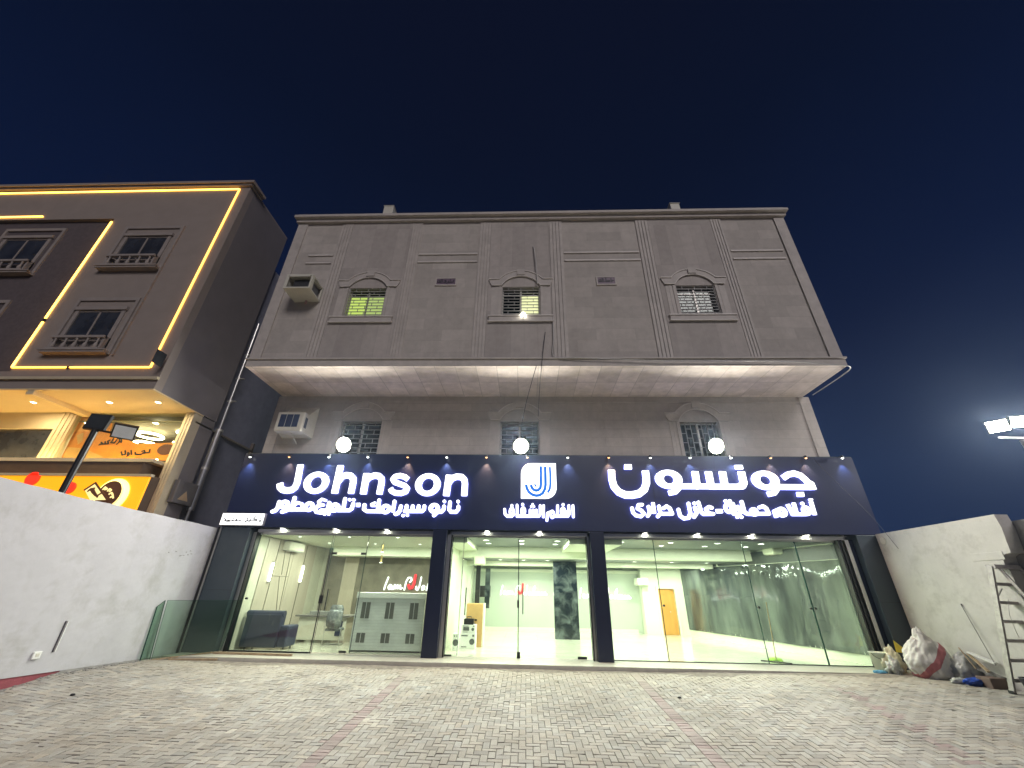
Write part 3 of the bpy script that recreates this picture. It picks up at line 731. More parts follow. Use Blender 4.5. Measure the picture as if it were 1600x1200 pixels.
ar = Glyphs(); q = 0.093
ar.line(L_(Fc_, [(1402, 605), (1460, 795)]), q, (True, True)); ar.line(L_(Fc_, [(1385, 580), (1415, 580)]), 0.05)
ar.ring(Fc_(1340, 735), 0.13, 0.14, 0.04, 0.045); ar.disc(Fc_(1285, 635), 0.046); ar.line(L_(Fc_, [(1340, 785), (1150, 785)]), q)
ar.line(L_(Fc_, [(1162, 625), (1205, 775)]), q, (True, False)); ar.line(L_(Fc_, [(1078, 645), (1150, 780)]), q, (True, False))
ar.ring(Fc_(1000, 755), 0.145, 0.145, 0.04, 0.045); ar.line(L_(Fc_, [(950, 720), (895, 745), (925, 832)]), q, (False, True))
ar.line(L_(Fc_, [(690, 690), (735, 672), (785, 705), (818, 778), (560, 778)]), q); ar.ring(Fc_(612, 752), 0.12, 0.125, 0.032, 0.038)
ar.line(L_(Fc_, [(440, 612), (478, 755), (520, 780), (600, 782)]), q); ar.line(L_(Fc_, [(385, 680), (425, 745), (410, 782), (330, 778)]), q)
ar.disc(Fc_(380, 824), 0.042); ar.disc(Fc_(440, 824), 0.042)
ar.ring(Fc_(258, 700), 0.135, 0.155, 0.045, 0.055); ar.line(L_(Fc_, [(318, 640), (345, 770)]), q); ar.disc(Fc_(216, 600), 0.045); ar.disc(Fc_(276, 600), 0.045)
ar.line(L_(Fc_, [(85, 742), (172, 742)]), 0.11, (True, True))
ar.line(L_(Ec, [(1535, 695), (1495, 682), (1455, 712), (1470, 745), (1500, 772), (1555, 780), (1420, 782), (1390, 755), (1350, 620)]), q)
ar.line(L_(Ec, [(1300, 690), (1325, 765), (1290, 822)]), q); ar.disc(Ec(1292, 632), 0.046)
ar.line(L_(Ec, [(1212, 635), (1238, 770), (1215, 835), (1150, 845), (1095, 805), (1072, 720)]), q)
ar.line(L_(Ec, [(868, 700), (905, 672), (955, 705), (985, 778), (850, 778)]), q); ar.line(L_(Ec, [(800, 675), (822, 770), (785, 815)]), q)
ar.line(L_(Ec, [(715, 620), (738, 775)]), q, (True, True)); ar.line(L_(Ec, [(655, 680), (675, 760), (645, 808)]), q)
ar.line(L_(Ec, [(565, 652), (515, 655), (502, 705), (560, 735), (592, 775), (550, 815), (480, 800), (440, 760), (425, 700)]), q)
ar.mesh('lettering', YF, YB, 0.012, M['letter'], M['letter_side'], sg, back=True)

# logo tile
tl, tr, br_, bl = Dc(542, 240), Dc(1088, 242), Dc(1095, 785), Dc(540, 786)
tile = Glyphs(); x0_, x1_ = (tl[0]+bl[0])/2, (tr[0]+br_[0])/2; z0_, z1_ = (bl[1]+br_[1])/2, (tl[1]+tr[1])/2; rr = 0.32
poly = []
for a in range(0, 9): t = math.pi-(math.pi/2)*a/8; poly.append((x0_+rr+rr*math.cos(t), z1_-rr+rr*math.sin(t)))
poly.append((x1_, z1_))
for a in range(0, 9): t = -(math.pi/2)*a/8; poly.append((x1_-rr+rr*math.cos(t), z0_+rr+rr*math.sin(t)))
poly.append((x0_, z0_))
lt = MB().prism(poly, YS-0.10, YS-0.02).build('logo_tile', M['led_tile'], sg)
jb = Glyphs(); D2 = crop(760, 700, 0.1, YS-0.10)
jb.line(L_(D2, [(850, 285), (852, 570), (842, 625), (810, 658), (775, 664), (735, 650), (708, 615), (695, 575)]), 0.084, (True, True))
jb.line(L_(D2, [(918, 290), (924, 570), (915, 640), (880, 705), (830, 738), (780, 745), (720, 730), (665, 690), (632, 630), (620, 570)]), 0.084, (True, True))
jb.line(L_(D2, [(990, 295), (998, 400), (1000, 560), (990, 640), (958, 698)]), 0.066, (True, True)); jb.line(L_(D2, [(757, 572), (775, 598)]), 0.05)
jb.mesh('emblem', YS-0.106, YS-0.101, 0.008, M['blue_line'], M['blue_line'], lt)

# small white light box at the lower left end of the board
G_ = crop(335, 790, 0.05625, YS-0.10)
p4 = [G_(245, 215), G_(1400, 222), G_(1325, 545), G_(140, 522)]
lb = thing('light_box_sign', 'small white light box with thin dark script at the lower left of the navy board', 'sign', (p4[3][0], -0.05, p4[3][1]))
xl, xr = (p4[0][0]+p4[3][0])/2, (p4[1][0]+p4[2][0])/2; zb, zt_ = (p4[2][1]+p4[3][1])/2, (p4[0][1]+p4[1][1])/2
MB().box(xl, YS-0.10, zb, xr, YS-0.002, zt_).build('lit_face', M['led_tile'], lb)
b = MB(); b.box(xl-0.012, YS-0.098, zb-0.012, xl, YS-0.002, zt_+0.012); b.box(xr, YS-0.098, zb-0.012, xr+0.012, YS-0.002, zt_+0.012); b.box(xl, YS-0.098, zb-0.012, xr, YS-0.002, zb); b.box(xl, YS-0.098, zt_, xr, YS-0.002, zt_+0.012)
b.build('frame', M['alu'], lb)
jb = Glyphs(); G2 = crop(335, 790, 0.05625, YS-0.10); q = 0.032
jb.line(L_(G2, [(285, 355), (318, 395), (305, 425), (255, 425)]), q); jb.line(L_(G2, [(305, 425), (730, 425)]), q); jb.ring(G2(385, 430), 0.048, 0.045, 0.028, 0.025)
jb.line(L_(G2, [(522, 365), (505, 425)]), q); jb.line(L_(G2, [(640, 372), (600, 385), (612, 425)]), q); jb.ring(G2(742, 398), 0.045, 0.048, 0.025, 0.028)
jb.line(L_(G2, [(935, 322), (900, 425), (860, 452), (845, 440)]), q); jb.line(L_(G2, [(905, 425), (1165, 425)]), q); jb.line(L_(G2, [(1002, 375), (985, 425)]), q)
jb.line(L_(G2, [(1145, 305), (1085, 375), (1188, 392), (1165, 425)]), q); jb.ring(G2(1272, 388), 0.045, 0.045, 0.024, 0.024); jb.line(L_(G2, [(1295, 400), (1270, 452), (1240, 458)]), q)
jb.disc(G2(545, 340), 0.014); jb.disc(G2(575, 340), 0.014); jb.disc(G2(940, 462), 0.014); jb.disc(G2(975, 462), 0.014)
jb.mesh('lettering', YS-0.104, YS-0.101, 0.006, M['ink'], M['ink'], lb)

# ---------------------------------------------------------------- shopfront: slab, pillars, frames, glass
M['apron'] = tiles('apron_marble', (0.52, 0.50, 0.44), 1.0, 0.6, 'xy', var=0.05, mcol=0.75, rough=0.35, offset=0.3, stain=(0.3, 0.26, 0.2), samt=0.5)
M['floor'] = tiles('hall_marble_floor', (0.66, 0.68, 0.56), 1.2, 0.6, 'xy', var=0.07, mcol=0.8, rough=0.10, stain=(0.5, 0.52, 0.38), samt=0.5, noise=0.15, nscale=2.5)
M['hall_wall'] = pbr('hall_wall_paint', (0.47, 0.52, 0.45), 0.6, var=0.04, scale=1.0)
M['hall_white'] = pbr('hall_white', (0.74, 0.78, 0.64), 0.5, var=0.03)
M['ceil_dark'] = pbr('ceiling_grey', (0.10, 0.115, 0.11), 0.4, var=0.1)
M['film'] = None
def film():
    mt, t, b = newmat('wavy_film'); b.inputs['Base Color'].default_value = (0.16, 0.19, 0.175, 1); b.inputs['Metallic'].default_value = 0.55; b.inputs['Roughness'].default_value = 0.07
    tcn = t.nodes.new('ShaderNodeTexCoord'); mp = t.nodes.new('ShaderNodeMapping'); mp.inputs['Scale'].default_value = (1, 1.0, 0.25)
    n = t.nodes.new('ShaderNodeTexNoise'); n.inputs['Scale'].default_value = 1.6; n.inputs['Detail'].default_value = 3
    bp = t.nodes.new('ShaderNodeBump'); bp.inputs['Strength'].default_value = 0.5; bp.inputs['Distance'].default_value = 0.05
    n2 = t.nodes.new('ShaderNodeTexNoise'); n2.inputs['Scale'].default_value = 2.2; n2.inputs['Detail'].default_value = 6; r = t.nodes.new('ShaderNodeValToRGB')
    r.color_ramp.elements[0].position = 0.35; r.color_ramp.elements[0].color = (0.07, 0.08, 0.085, 1); r.color_ramp.elements[1].position = 0.7; r.color_ramp.elements[1].color = (0.21, 0.235, 0.22, 1)
    t.links.new(tcn.outputs['Object'], mp.inputs[0]); t.links.new(mp.outputs[0], n.inputs['Vector']); t.links.new(mp.outputs[0], n2.inputs['Vector'])
    t.links.new(n.outputs['Fac'], bp.inputs['Height']); t.links.new(bp.outputs[0], b.inputs['Normal']); t.links.new(n2.outputs['Fac'], r.inputs[0]); t.links.new(r.outputs[0], b.inputs['Base Color'])
    return mt
M['film'] = film()
def marble():
    mt, t, b = newmat('black_marble'); b.inputs['Roughness'].default_value = 0.12
    tcn = t.nodes.new('ShaderNodeTexCoord'); n = t.nodes.new('ShaderNodeTexNoise'); n.inputs['Scale'].default_value = 3.0; n.inputs['Detail'].default_value = 8; n.inputs['Distortion'].default_value = 0.6
    r = t.nodes.new('ShaderNodeValToRGB'); r.color_ramp.elements[0].position = 0.42; r.color_ramp.elements[0].color = (0.012, 0.017, 0.022, 1); r.color_ramp.elements[1].position = 0.8; r.color_ramp.elements[1].color = (0.17, 0.20, 0.20, 1)
    t.links.new(tcn.outputs['Object'], n.inputs['Vector']); t.links.new(n.outputs['Fac'], r.inputs[0]); t.links.new(r.outputs[0], b.inputs['Base Color']); return mt
M['marble'] = marble()
M['beige_wall'] = pbr('office_wall_paint', (0.50, 0.49, 0.40), 0.6, var=0.08, scale=5)
M['panel'] = pbr('wood_wall_panel', (0.42, 0.37, 0.30), 0.45, var=0.08, scale=3, stretch=(1, 1, 0.2))
M['brown_wall'] = pbr('office_textured_wall', (0.17, 0.15, 0.115), 0.7, var=0.3, scale=2.0)
M['office_floor'] = pbr('office_floor', (0.36, 0.35, 0.29), 0.15, var=0.1)

sf = thing('shopfront', 'glazed ground floor shop with navy pillars, bright office and empty hall behind the glass', 'shopfront', (8.9, 0.3, 0))
b = MB(); b.box(-0.5, -0.62, -0.3, 10.5, 8.3, 0.0); b.box(10.5, -0.62, -0.3, 18.2, 8.3, 0.0)
b.build('step_slab', M['apron'], sf)
MB().box(6.12, YG+0.05, 0.001, 17.4, 8.0, 0.006).build('hall_floor', M['floor'], sf)
MB().box(0.3, YG+0.05, 0.001, 5.8, 4.9, 0.006).build('office_floor', M['office_floor'], sf)
# pillars
def pillar(x0, x1, mat, label, seam=True):
    b = MB(); b.bbox(x0, YS+0.001, 0.0, x1, YG+0.12, SZ0-0.014, 0.012)
    p = b.build('pillar', mat, sf, label)
    if seam:
        s_ = MB(); s_.box(x0+0.004, YS-0.001, 1.45, x1-0.004, YS+0.0005, 1.456)
        for z in (0.06, 1.40, 1.50, 2.9):
            for x in (x0+0.05, x1-0.05): s_.cyl((x, YS-0.004, z), 0.008, 0.006, 1, 8)
        s_.build('seam', M['black'], p)
    return p
pillar(-0.54, 0.36, M['slate'], 'wide grey blue pillar at the left end'); pillar(5.79, 6.20, M['navy_col'], None); pillar(10.31, 10.71, M['navy_col'], None); pillar(17.73, 18.36, M['slate'], 'wide grey blue pillar at the right end')
b = MB(); b.box(-0.60, YS-0.045, -0.12, -0.545, YS+0.01, SZ0-0.02); b.build('corner_profile', M['black'], sf)
b = MB(); b.box(-0.543, YS-0.03, 0, -0.50, YS-0.001, SZ0-0.02); b.build('corner_profile', M['chrome'], sf)
b = MB(); b.box(18.362, YS-0.02, 0, 18.40, YS+0.05, SZ0-0.02); b.build('corner_profile', M['navy_gloss'], sf)
# frames beside each pillar and headers
def frame_v(x0, x1, y0=YG-0.16, y1=YG+0.06, mt='chrome'): MB().box(x0, y0, 0.0, x1, y1, 2.99).build('frame_post', M[mt], sf)
for a, c, mt in ((0.37, 0.47, 'chrome'), (0.475, 0.50, 'black'), (5.765, 5.785, 'black'), (6.205, 6.30, 'chrome'), (6.305, 6.34, 'black'), (10.22, 10.25, 'black'), (10.255, 10.305, 'chrome'), (10.715, 10.735, 'black'),
                 (17.30, 17.34, 'black'), (17.38, 17.42, 'black'), (17.50, 17.60, 'chrome'), (17.605, 17.725, 'navy_gloss')): frame_v(a, c, mt=mt)
for (a, c) in ((0.47, 5.765), (6.30, 10.255), (10.735, 17.50)):
    b = MB(); b.box(a, YG-0.14, 2.985, c, YG+0.05, 3.08); b.box(a, YG-0.02, 2.94, c, YG+0.02, 2.985); b.build('frame_header', M['chrome'], sf)
# glass: fixed panes and doors
def pane(x0, x1, z0=0.02, z1=2.94, y=YG, name='glass_pane'):
    b = MB(); b.box(x0, y-0.005, z0, x1, y+0.005, z1); p = b.build(name, M['glass'], sf)
    e_ = MB(); e_.box(x0-0.006, y-0.0065, z0, x0+0.001, y+0.0065, z1); e_.box(x1-0.001, y-0.0065, z0, x1+0.006, y+0.0065, z1)
    e_.build('glass_edge', M['glass_edge'], p); return p
def patch(p, x, z, w_=0.16, h=0.06, y=YG): MB().bbox(x-w_/2, y-0.018, z-h/2, x+w_/2, y+0.018, z+h/2, 0.004).build('patch_fitting', M['black'], p)
def knob(p, x, z, y=YG):
    b = MB(); b.cyl((x, y-0.03, z), 0.028, 0.06, 1, 14); b.build('glass_clamp', M['black'], p)
def handle(p, x, z0, z1, y=YG):
    b = MB(); b.tube([(x, y-0.06, z0), (x, y-0.06, z1)], 0.014, 10); b.tube([(x, y-0.065, z0+0.06), (x, y, z0+0.06)], 0.009, 8); b.tube([(x, y-0.065, z1-0.06), (x, y, z1-0.06)], 0.009, 8)
    b.build('handle', M['black'], p)
# office bay
p = pane(0.505, 2.735); MB().box(0.505, YG-0.02, 0.0, 2.72, YG+0.02, 0.03).build('bottom_rail', M['black'], p); MB().box(2.738, YG-0.012, 0.0, 2.760, YG+0.012, 2.47).build('edge_seal', M['black'], p)
knob(p, 0.62, 1.25)
d = pane(2.79, 3.80, 0.03, 2.42, YG, 'glass_door'); patch(d, 2.86, 2.45); patch(d, 3.74, 2.45); patch(d, 3.62, 0.05, 0.2, 0.05)
MB().bbox(2.70, YG-0.03, 1.16, 2.80, YG+0.03, 1.36, 0.006).build('lock', M['black'], d); handle(d, 2.93, 0.98, 1.52); handle(d, 2.88, 0.98, 1.52, YG+0.12)
pane(2.78, 3.80, 2.48, 2.94); pane(3.82, 5.76)
# middle bay: double doors
p = pane(6.35, 6.66); d = pane(6.68, 8.265, 0.03, 2.94, YG, 'glass_door'); handle(d, 6.82, 0.95, 1.62)
MB().bbox(8.24, YG-0.025, 1.15, 8.30, YG+0.025, 1.33, 0.004).build('lock', M['black'], d)
MB().box(8.268, YG-0.010, 0.02, 8.282, YG+0.010, 2.94).build('meeting_seal', M['black'], d); patch(d, 8.29, 0.07, 0.09, 0.14); patch(d, 6.42, 0.03, 0.22, 0.04)
d = pane(8.29, 10.215, 0.03, 2.94, YG, 'glass_door'); handle(d, 8.40, 1.00, 1.66); patch(d, 9.95, 0.04, 0.24, 0.06)
# right bay: four panes
xs_ = (10.74, 12.17, 14.69, 16.18, 17.29)
for i in range(4):
    p = pane(xs_[i]+0.008, xs_[i+1]-0.008)
    if i: knob(p, xs_[i]+0.06, 1.27)
    if i == 3: knob(p, xs_[i]-0.06, 1.27); MB().box(xs_[3]-0.016, YG-0.012, 0.01, xs_[3]+0.016, YG+0.012, 2.94).build('edge_seal', M['glass_edge'], p)
    elif i: MB().box(xs_[i]-0.007, YG-0.007, 0.01, xs_[i]+0.007, YG+0.007, 2.94).build('edge_seal', M['glass_edge'], p)
MB().box(10.74, YG-0.012, 0.0, 17.29, YG+0.012, 0.018).build('bottom_rail', M['black'], sf)

# rooms
b = MB(); b.box(5.82, YG+0.12, 0.006, 5.97, 8.0, 3.1); b.build('partition', M['beige_wall'], sf)
b = MB(); b.box(5.975, YG+0.12, 0.006, 6.10, 8.0, 3.1); b.build('partition', M['hall_white'], sf)
MB().box(6.1, 8.0, 0.0, 14.0, 8.2, 3.1).build('hall_back_wall', M['hall_wall'], sf)
MB().box(6.1, 7.96, 0.006, 13.3, 7.999, 0.14).build('skirting', M['hall_white'], sf)
MB().box(6.1, 7.90, 2.30, 13.8, 7.999, 2.42).build('cornice_strip', M['hall_white'], sf)
# door wall at the back right with an open doorway into a warm lit room
DX0, DX1, DZ = 14.22, 14.92, 1.72
b = MB(); b.box(13.55, 7.52, 0, DX0, 7.7, 3.1); b.box(DX1, 7.52, 0, 15.45, 7.7, 3.1); b.box(DX0, 7.52, DZ, DX1, 7.7, 3.1); b.box(13.55, 7.7, 0, 13.75, 8.0, 3.1); b.build('door_wall', M['hall_white'], sf)
b = MB(); b.box(DX0-0.09, 7.47, 0, DX0, 7.52, DZ+0.09); b.box(DX1, 7.47, 0, DX1+0.09, 7.52, DZ+0.09); b.box(DX0, 7.47, DZ, DX1, 7.52, DZ+0.09); b.build('door_frame', M['hall_white'], sf)
M['orange_room'] = pbr('orange_wood_door', (0.62, 0.31, 0.07), 0.4, var=0.15, scale=4, stretch=(1, 1, 0.2))
dd = MB().bbox(DX0+0.005, 7.54, 0.01, DX1-0.16, 7.58, DZ-0.01, 0.004).build('inner_door', M['orange_room'], sf)
MB().bbox(DX1-0.155, 7.60, 0.01, DX1-0.005, 8.1, DZ-0.01, 0.004).build('inner_door', M['orange_room'], sf)
MB().cyl((DX0+0.42, 7.50, 0.85), 0.02, 0.045, 1, 12).build('door_knob', M['chrome'], dd)
# mirror-like wrapped wall on the right, running inwards
RW = lambda y: 17.44-(y-0.4)*0.295
def rw_quad(z0, z1, off, mat, name, y0=0.42, y1=7.52):
    b = MB(); n = 30; vs = []; fs = []
    for i in range(n+1):
        y = y0+(y1-y0)*i/n; wv = 0.012*math.sin(y*4.1)+0.008*math.sin(y*9.3+1)
        if name != 'film_covering': wv = 0
        vs += [(RW(y)-off+wv, y, z0), (RW(y)-off+wv*0.4, y, (z0+z1)/2), (RW(y)-off-wv, y, z1)]
    for i in range(n): k = 3*i; fs += [(k, k+3, k+4, k+1), (k+1, k+4, k+5, k+2)]
    b.add(vs, fs, True); return b.build(name, mat, sf)
rw_quad(0.0, 3.1, 0.0, M['hall_white'], 'right_wall'); rw_quad(0.22, 2.50, 0.03, M['film'], 'film_covering'); rw_quad(2.52, 2.9, 0.02, M['ceil_dark'], 'wall_top_band')
b = MB()
for i in range(46):
    y = 0.6+i*0.15+random.uniform(-.05, .05); h = random.uniform(0.02, 0.09); wd = random.uniform(0.02, 0.09); x = RW(y)-0.034
    b.add([(x, y, 0.225), (x, y+wd, 0.225), (x+0.002, y+wd*random.random(), 0.225+h)], [(0, 1, 2)])
b.build('torn_film_edge', M['hall_white'], sf)
# ceiling with dropped beams
b = MB(); b.box(6.1, YG+0.06, 2.94, 17.3, 3.2, 3.0); b.box(6.1, 3.75, 2.60, 17.0, 5.3, 2.66); b.box(6.1, 5.75, 2.50, 15.6, 8.0, 2.56); b.build('ceiling', M['ceil_dark'], sf)
b = MB(); b.box(6.1, 3.2, 2.60, 16.35, 3.75, 2.999); b.box(6.1, 5.3, 2.44, 15.85, 5.75, 2.70); b.box(6.1, YG+0.06, 2.80, 6.75, 3.2, 2.939); b.box(9.75, YG+0.06, 2.80, 11.3, 3.2, 2.939)
b.build('ceiling_beam', M['hall_white'], sf)
MB().box(9.55, 5.0, 0.006, 10.45, 5.29, 2.60).build('marble_column', M['marble'], sf)
b = MB(); b.box(6.62, 4.3, 0.9, 6.78, 4.42, 2.45); b.build('dark_strip', M['black'], sf); b = MB(); b.box(6.80, 6.2, 0.9, 7.0, 6.3, 2.35); b.build('dark_strip', M['marble'], sf)
# office
b = MB(); b.box(0.22, YG+0.12, 0.006, 0.42, 5.0, 3.1); b.box(0.42, 4.9, 0.006, 0.60, 5.0, 3.1); b.build('office_wall', M['beige_wall'], sf)
b = MB(); b.box(0.60, 4.85, 0.006, 5.82, 5.0, 3.1); b.build('office_back_wall', M['brown_wall'], sf)
b = MB(); b.box(0.42, YG+0.06, 2.94, 5.82, 4.9, 3.0); b.build('office_ceiling', M['hall_white'], sf)
b = MB(); b.box(1.2, 3.9, 2.62, 5.82, 4.849, 2.939); b.build('office_bulkhead', M['hall_white'], sf)
b = MB()
for y0, y1 in ((0.95, 1.55), (1.57, 2.55), (2.57, 3.35), (3.37, 4.1)): b.bbox(0.421, y0, 0.02, 0.45, y1, 2.93, 0.006)
b.build('wall_panelling', M['panel'], sf)
b = MB()
for (a, c) in (((1.56, 0.05), (1.56, 2.9)), ((2.56, 0.05), (2.3, 2.9)), ((1.6, 1.85), (2.5, 1.85)), ((2.0, 1.85), (2.5, 0.3)), ((1.9, 2.9), (2.1, 1.9)), ((3.36, 0.05), (3.36, 2.9))):
    b.bar((0.455, a[0], a[1]), (0.455, c[0], c[1]), 0.014, 0.012)
b.build('brass_inlay', pbr('brass', (0.10, 0.08, 0.05), 0.3, 0.5), sf)
b = MB(); b.box(1.35, 4.80, 0.006, 1.9, 4.849, 2.6); b.build('shelf_unit', M['panel'], sf)
M['tube_light'] = emit('sconce_glow', (1.0, 0.97, 0.70), 6.5)
for k, (y, lab) in enumerate(((1.42, 'glowing tall wall light nearer the glass on the left office wall'), (3.35, 'glowing tall wall light deeper in on the left office wall'))):
    t = thing('wall_light', lab, 'wall light', (0.46, y, 1.95), 'tall wall lights in the office'); b = MB(); b.bbox(0.456, y-0.045, 1.70, 0.50, y+0.045, 2.22, 0.01); b.build('diffuser', M['tube_light'], t)
    b = MB(); b.box(0.452, y-0.055, 1.66, 0.512, y+0.055, 1.695); b.box(0.452, y-0.055, 2.225, 0.512, y+0.055, 2.26); b.build('bracket', M['chrome'], t)

# handwriting signs inside: white script with one red letter
def script_sign(x0, z0, wd, y, label, cut=None):
    t = thing('wall_lettering', label, 'wall sign', (x0+wd/2, y, z0)); k = wd/21.0
    P_ = lambda pts: [(x0+a*k, z0+c*k) for a, c in pts]
    gl = Glyphs(); w_ = 0.44*k
    for st in (((1.2, 3.6), (0.6, 1.5), (0.3, 0)), ((2.6, 1.2), (2.0, 1.4), (1.6, 0.6), (2.0, 0.1), (2.7, 0.9), (2.8, 0.1)), ((3.3, 0.1), (3.7, 1.4), (4.0, 0.3), (4.6, 1.4), (4.8, 0.3), (5.5, 1.3), (5.7, 0.2), (6.2, 0.5)),
               ((7.0, 0), (7.3, 2.4), (7.9, 3.6), (8.8, 3.6), (9.1, 2.9), (8.6, 2.3)), ((12.2, 3.8), (11.9, 1.2), (11.4, 0), (10.8, 0.3), (10.9, 1.0)), ((13.2, 1.3), (12.7, 0.8), (12.9, 0.1), (13.5, 0.3), (13.6, 1.1), (13.2, 1.3)),
               ((14.3, 0.1), (14.9, 2.4), (15.6, 3.5), (15.7, 2.9), (14.9, 1.2), (14.6, 0.1), (15.2, 1.3), (15.7, 1.1), (15.7, 0.1)), ((16.2, 0.1), (16.4, 1.3), (16.9, 1.2), (17.0, 0.1), (17.6, 1.2), (17.5, 0.6), (17.9, 0.3), (17.4, 0)),
               ((18.7, 1.2), (18.3, 0.7), (18.6, 0.1), (19.1, 0.5), (18.7, 1.2)), ((19.5, 0.1), (19.7, 1.2), (20.2, 1.1), (20.4, 0.1), (20.9, 0.4))):
        gl.line(P_(st), w_)
    gl.mesh('script', y-0.05, y-0.015, max(0.009, k*0.16), M['letter_in'], M['letter_in'], t)
    rd = Glyphs(); rd.line(P_(((10.2, 4.3), (10.0, 1.9), (9.5, 0.7), (8.7, 0.5), (8.3, 1.3))), 0.8*k); rd.mesh('red_letter', y-0.055, y-0.015, max(0.009, k*0.16), M['red_led'], M['red_led'], t)
    sm_ = Glyphs(); x = 0.0
    while x < 16: sm_.line(P_(((2.2+x, -1.7), (2.2+x+random.uniform(0.2, 0.5), -1.7+random.uniform(0, 0.3)))), 0.25*k); x += random.uniform(0.55, 0.9)
    return t
M['letter_in'] = emit('script_white', (1.0, 1.0, 0.97), 1.5); M['red_led'] = emit('script_red', (1.0, 0.03, 0.05), 1.1, (0.5, 0.02, 0.02))
a = aty(599, 921, 4.84); c = aty(675, 921, 4.84)
script_sign(float(a[0]), float(a[2]), 2.45, 4.84, 'lit white script with a red letter on the brown office wall')
a = aty(781, 929, 7.99); c = aty(855, 929, 7.99)
script_sign(float(a[0]), float(a[2]), float(c[0]-a[0]), 7.99, 'lit white script with a red letter on the hall wall behind the double doors')
a = aty(986, 936, 7.99); script_sign(float(a[0])-2.3, float(a[2]), 2.3, 7.99, 'lit white script with a red letter on the hall wall behind the right panes')

# ---------------------------------------------------------------- lamps of the shop
def area(name, loc, size, power, color, parent, direction=(0, 0, -1), shape='DISK', sy=None, spread=None):
    ld = bpy.data.lights.new(name, 'AREA'); ld.shape = shape; ld.size = size; ld.energy = power; ld.color = color
    if sy: ld.shape = 'RECTANGLE'; ld.size_y = sy
    if spread: ld.spread = R(spread)
    o = bpy.data.objects.new(name, ld); col.objects.link(o); o.rotation_euler = Vector(direction).to_track_quat('-Z', 'Y').to_euler()
    if parent is not None: o.parent = parent; o.location = Vector([float(v) for v in loc])-wloc(parent)
    else: o.location = [float(v) for v in loc]
    return o
def make_down(loc, label, group, warm=False, power=ROOM_P, r=0.085):
    t = thing('recessed_downlight', label, 'downlight', loc, group); x, y, z = [float(v) for v in loc]
    MB().lathe((x, y, z), [(r+0.02, 0.0), (r+0.02, -0.008), (r, -0.012), (r, -0.004)], 20).build('trim_ring', M['white'], t)
    MB().cyl((x, y, z-0.006), r, 0.004, 2, 20).build('lens', M['down_warm' if warm else 'down'], t)
    if power: area('lamp_light', (x, y, z-0.02), 2*r, power, (1.0, 0.80, 0.45) if warm else COOL, t)
    return t
COOL = (0.96, 1.0, 0.82)
ordn = ['first', 'second', 'third', 'fourth', 'fifth', 'sixth', 'seventh', 'eighth', 'ninth', 'tenth', 'eleventh', 'twelfth', 'thirteenth', 'fourteenth', 'fifteenth', 'sixteenth']
# under the sign, over the step
for i, px in enumerate((441, 524, 604, 682, 761, 843, 924, 1008, 1090, 1175, 1260)):
    q_ = aty(px, 826+px*0.0075, 0.17)
    make_down((q_[0], 0.13, SZ0-0.013), ordn[i]+' downlight from the left in the underside of the navy sign', 'downlights under the sign', power=5.0, r=0.055)
# hall
for r_, (y, zc) in enumerate(((1.0, 2.94), (1.95, 2.94), (4.5, 2.60), (6.5, 2.50))):
    xs0 = (7.25, 8.35, 9.45, 11.4, 12.9, 14.3, 15.6) if r_ < 2 else (7.3, 8.6, 9.3, 11.2, 12.4, 13.7, 15.1)
    if r_ == 2: xs0 = (7.5, 8.4, 9.3, 11.2, 12.6, 14.0, 15.3)
    for i, x in enumerate(xs0):
        make_down((x, y, zc), ordn[i]+' round ceiling light from the left in the '+('row nearest the glass', 'second row of the hall', 'third row of the hall', 'row nearest the back wall')[r_], 'ceiling lights in the hall', power=ROOM_P*(1.3, 1.3, 1.5, 1.1)[r_])
for i, (x, y, lab) in enumerate(((1.5, 0.75, 'left one by the glass'), (3.1, 0.62, 'middle one by the glass'), (4.6, 0.60, 'right one by the glass'), (1.6, 2.6, 'left one above the desk'), (3.2, 2.7, 'centre one above the chairs'), (4.8, 2.6, 'one nearest the partition'))):
    make_down((x, y, 2.94), 'small ceiling light of the office, '+lab, 'ceiling lights in the office', power=ROOM_P*1.9, r=0.06)
for x, y, h, lab in ((3.85, 1.6, 0.34, 'gold tube pendant hanging near the office door'), (3.62, 2.3, 0.62, 'slimmer pendant hanging lower on a long wire in the office')):
    t = thing('pendant_lamp', lab, 'pendant lamp', (x, y, 2.94)); MB().tube([(x, y, 2.94), (x, y, 2.94-h+0.2)], 0.004, 6).build('wire', M['black'], t)
    MB().cyl((x, y, 2.94-h), 0.035, 0.22, 2, 14).build('shade', pbr('brass_shade', (0.5, 0.38, 0.16), 0.3, 0.7), t); MB().cyl((x, y, 2.94-h-0.006), 0.045, 0.005, 2, 14).build('bulb', M['down'], t)

# spots along the top of the sign
def make_spot(x, z, amber, label):
    t = thing('sign_spotlight', label, 'spotlight', (x, -0.12, z), 'spotlights along the top of the sign')
    b = MB(); b.box(x-0.012, -0.14, z+0.05, x+0.012, 0.03, z+0.065); b.build('arm', M['black'], t)
    MB().cyl((x, -0.13, z-0.01), 0.036, 0.07, 2, 12).build('housing', M['black'], t)
    MB().lathe((x, -0.13, z-0.012), [(0.0, -0.030), (0.02, -0.024), (0.034, -0.006), (0.036, 0.0)], 12).build('lens', M['spot_a' if amber else 'spot_w'], t)
    ld = bpy.data.lights.new('spot_light', 'SPOT'); ld.energy = SPOT_P*(2.6 if amber else 1.1); ld.color = (1.0, 0.55, 0.2) if amber else (0.93, 1.0, 0.95); ld.spot_size = R(75); ld.spot_blend = 0.9; ld.shadow_soft_size = 0.02
    o = bpy.data.objects.new('spot_light', ld); col.objects.link(o); o.parent = t; o.location = (0, -0.012, -0.06); o.rotation_euler = Vector((0, 0.22, -1)).to_track_quat('-Z', 'Y').to_euler()
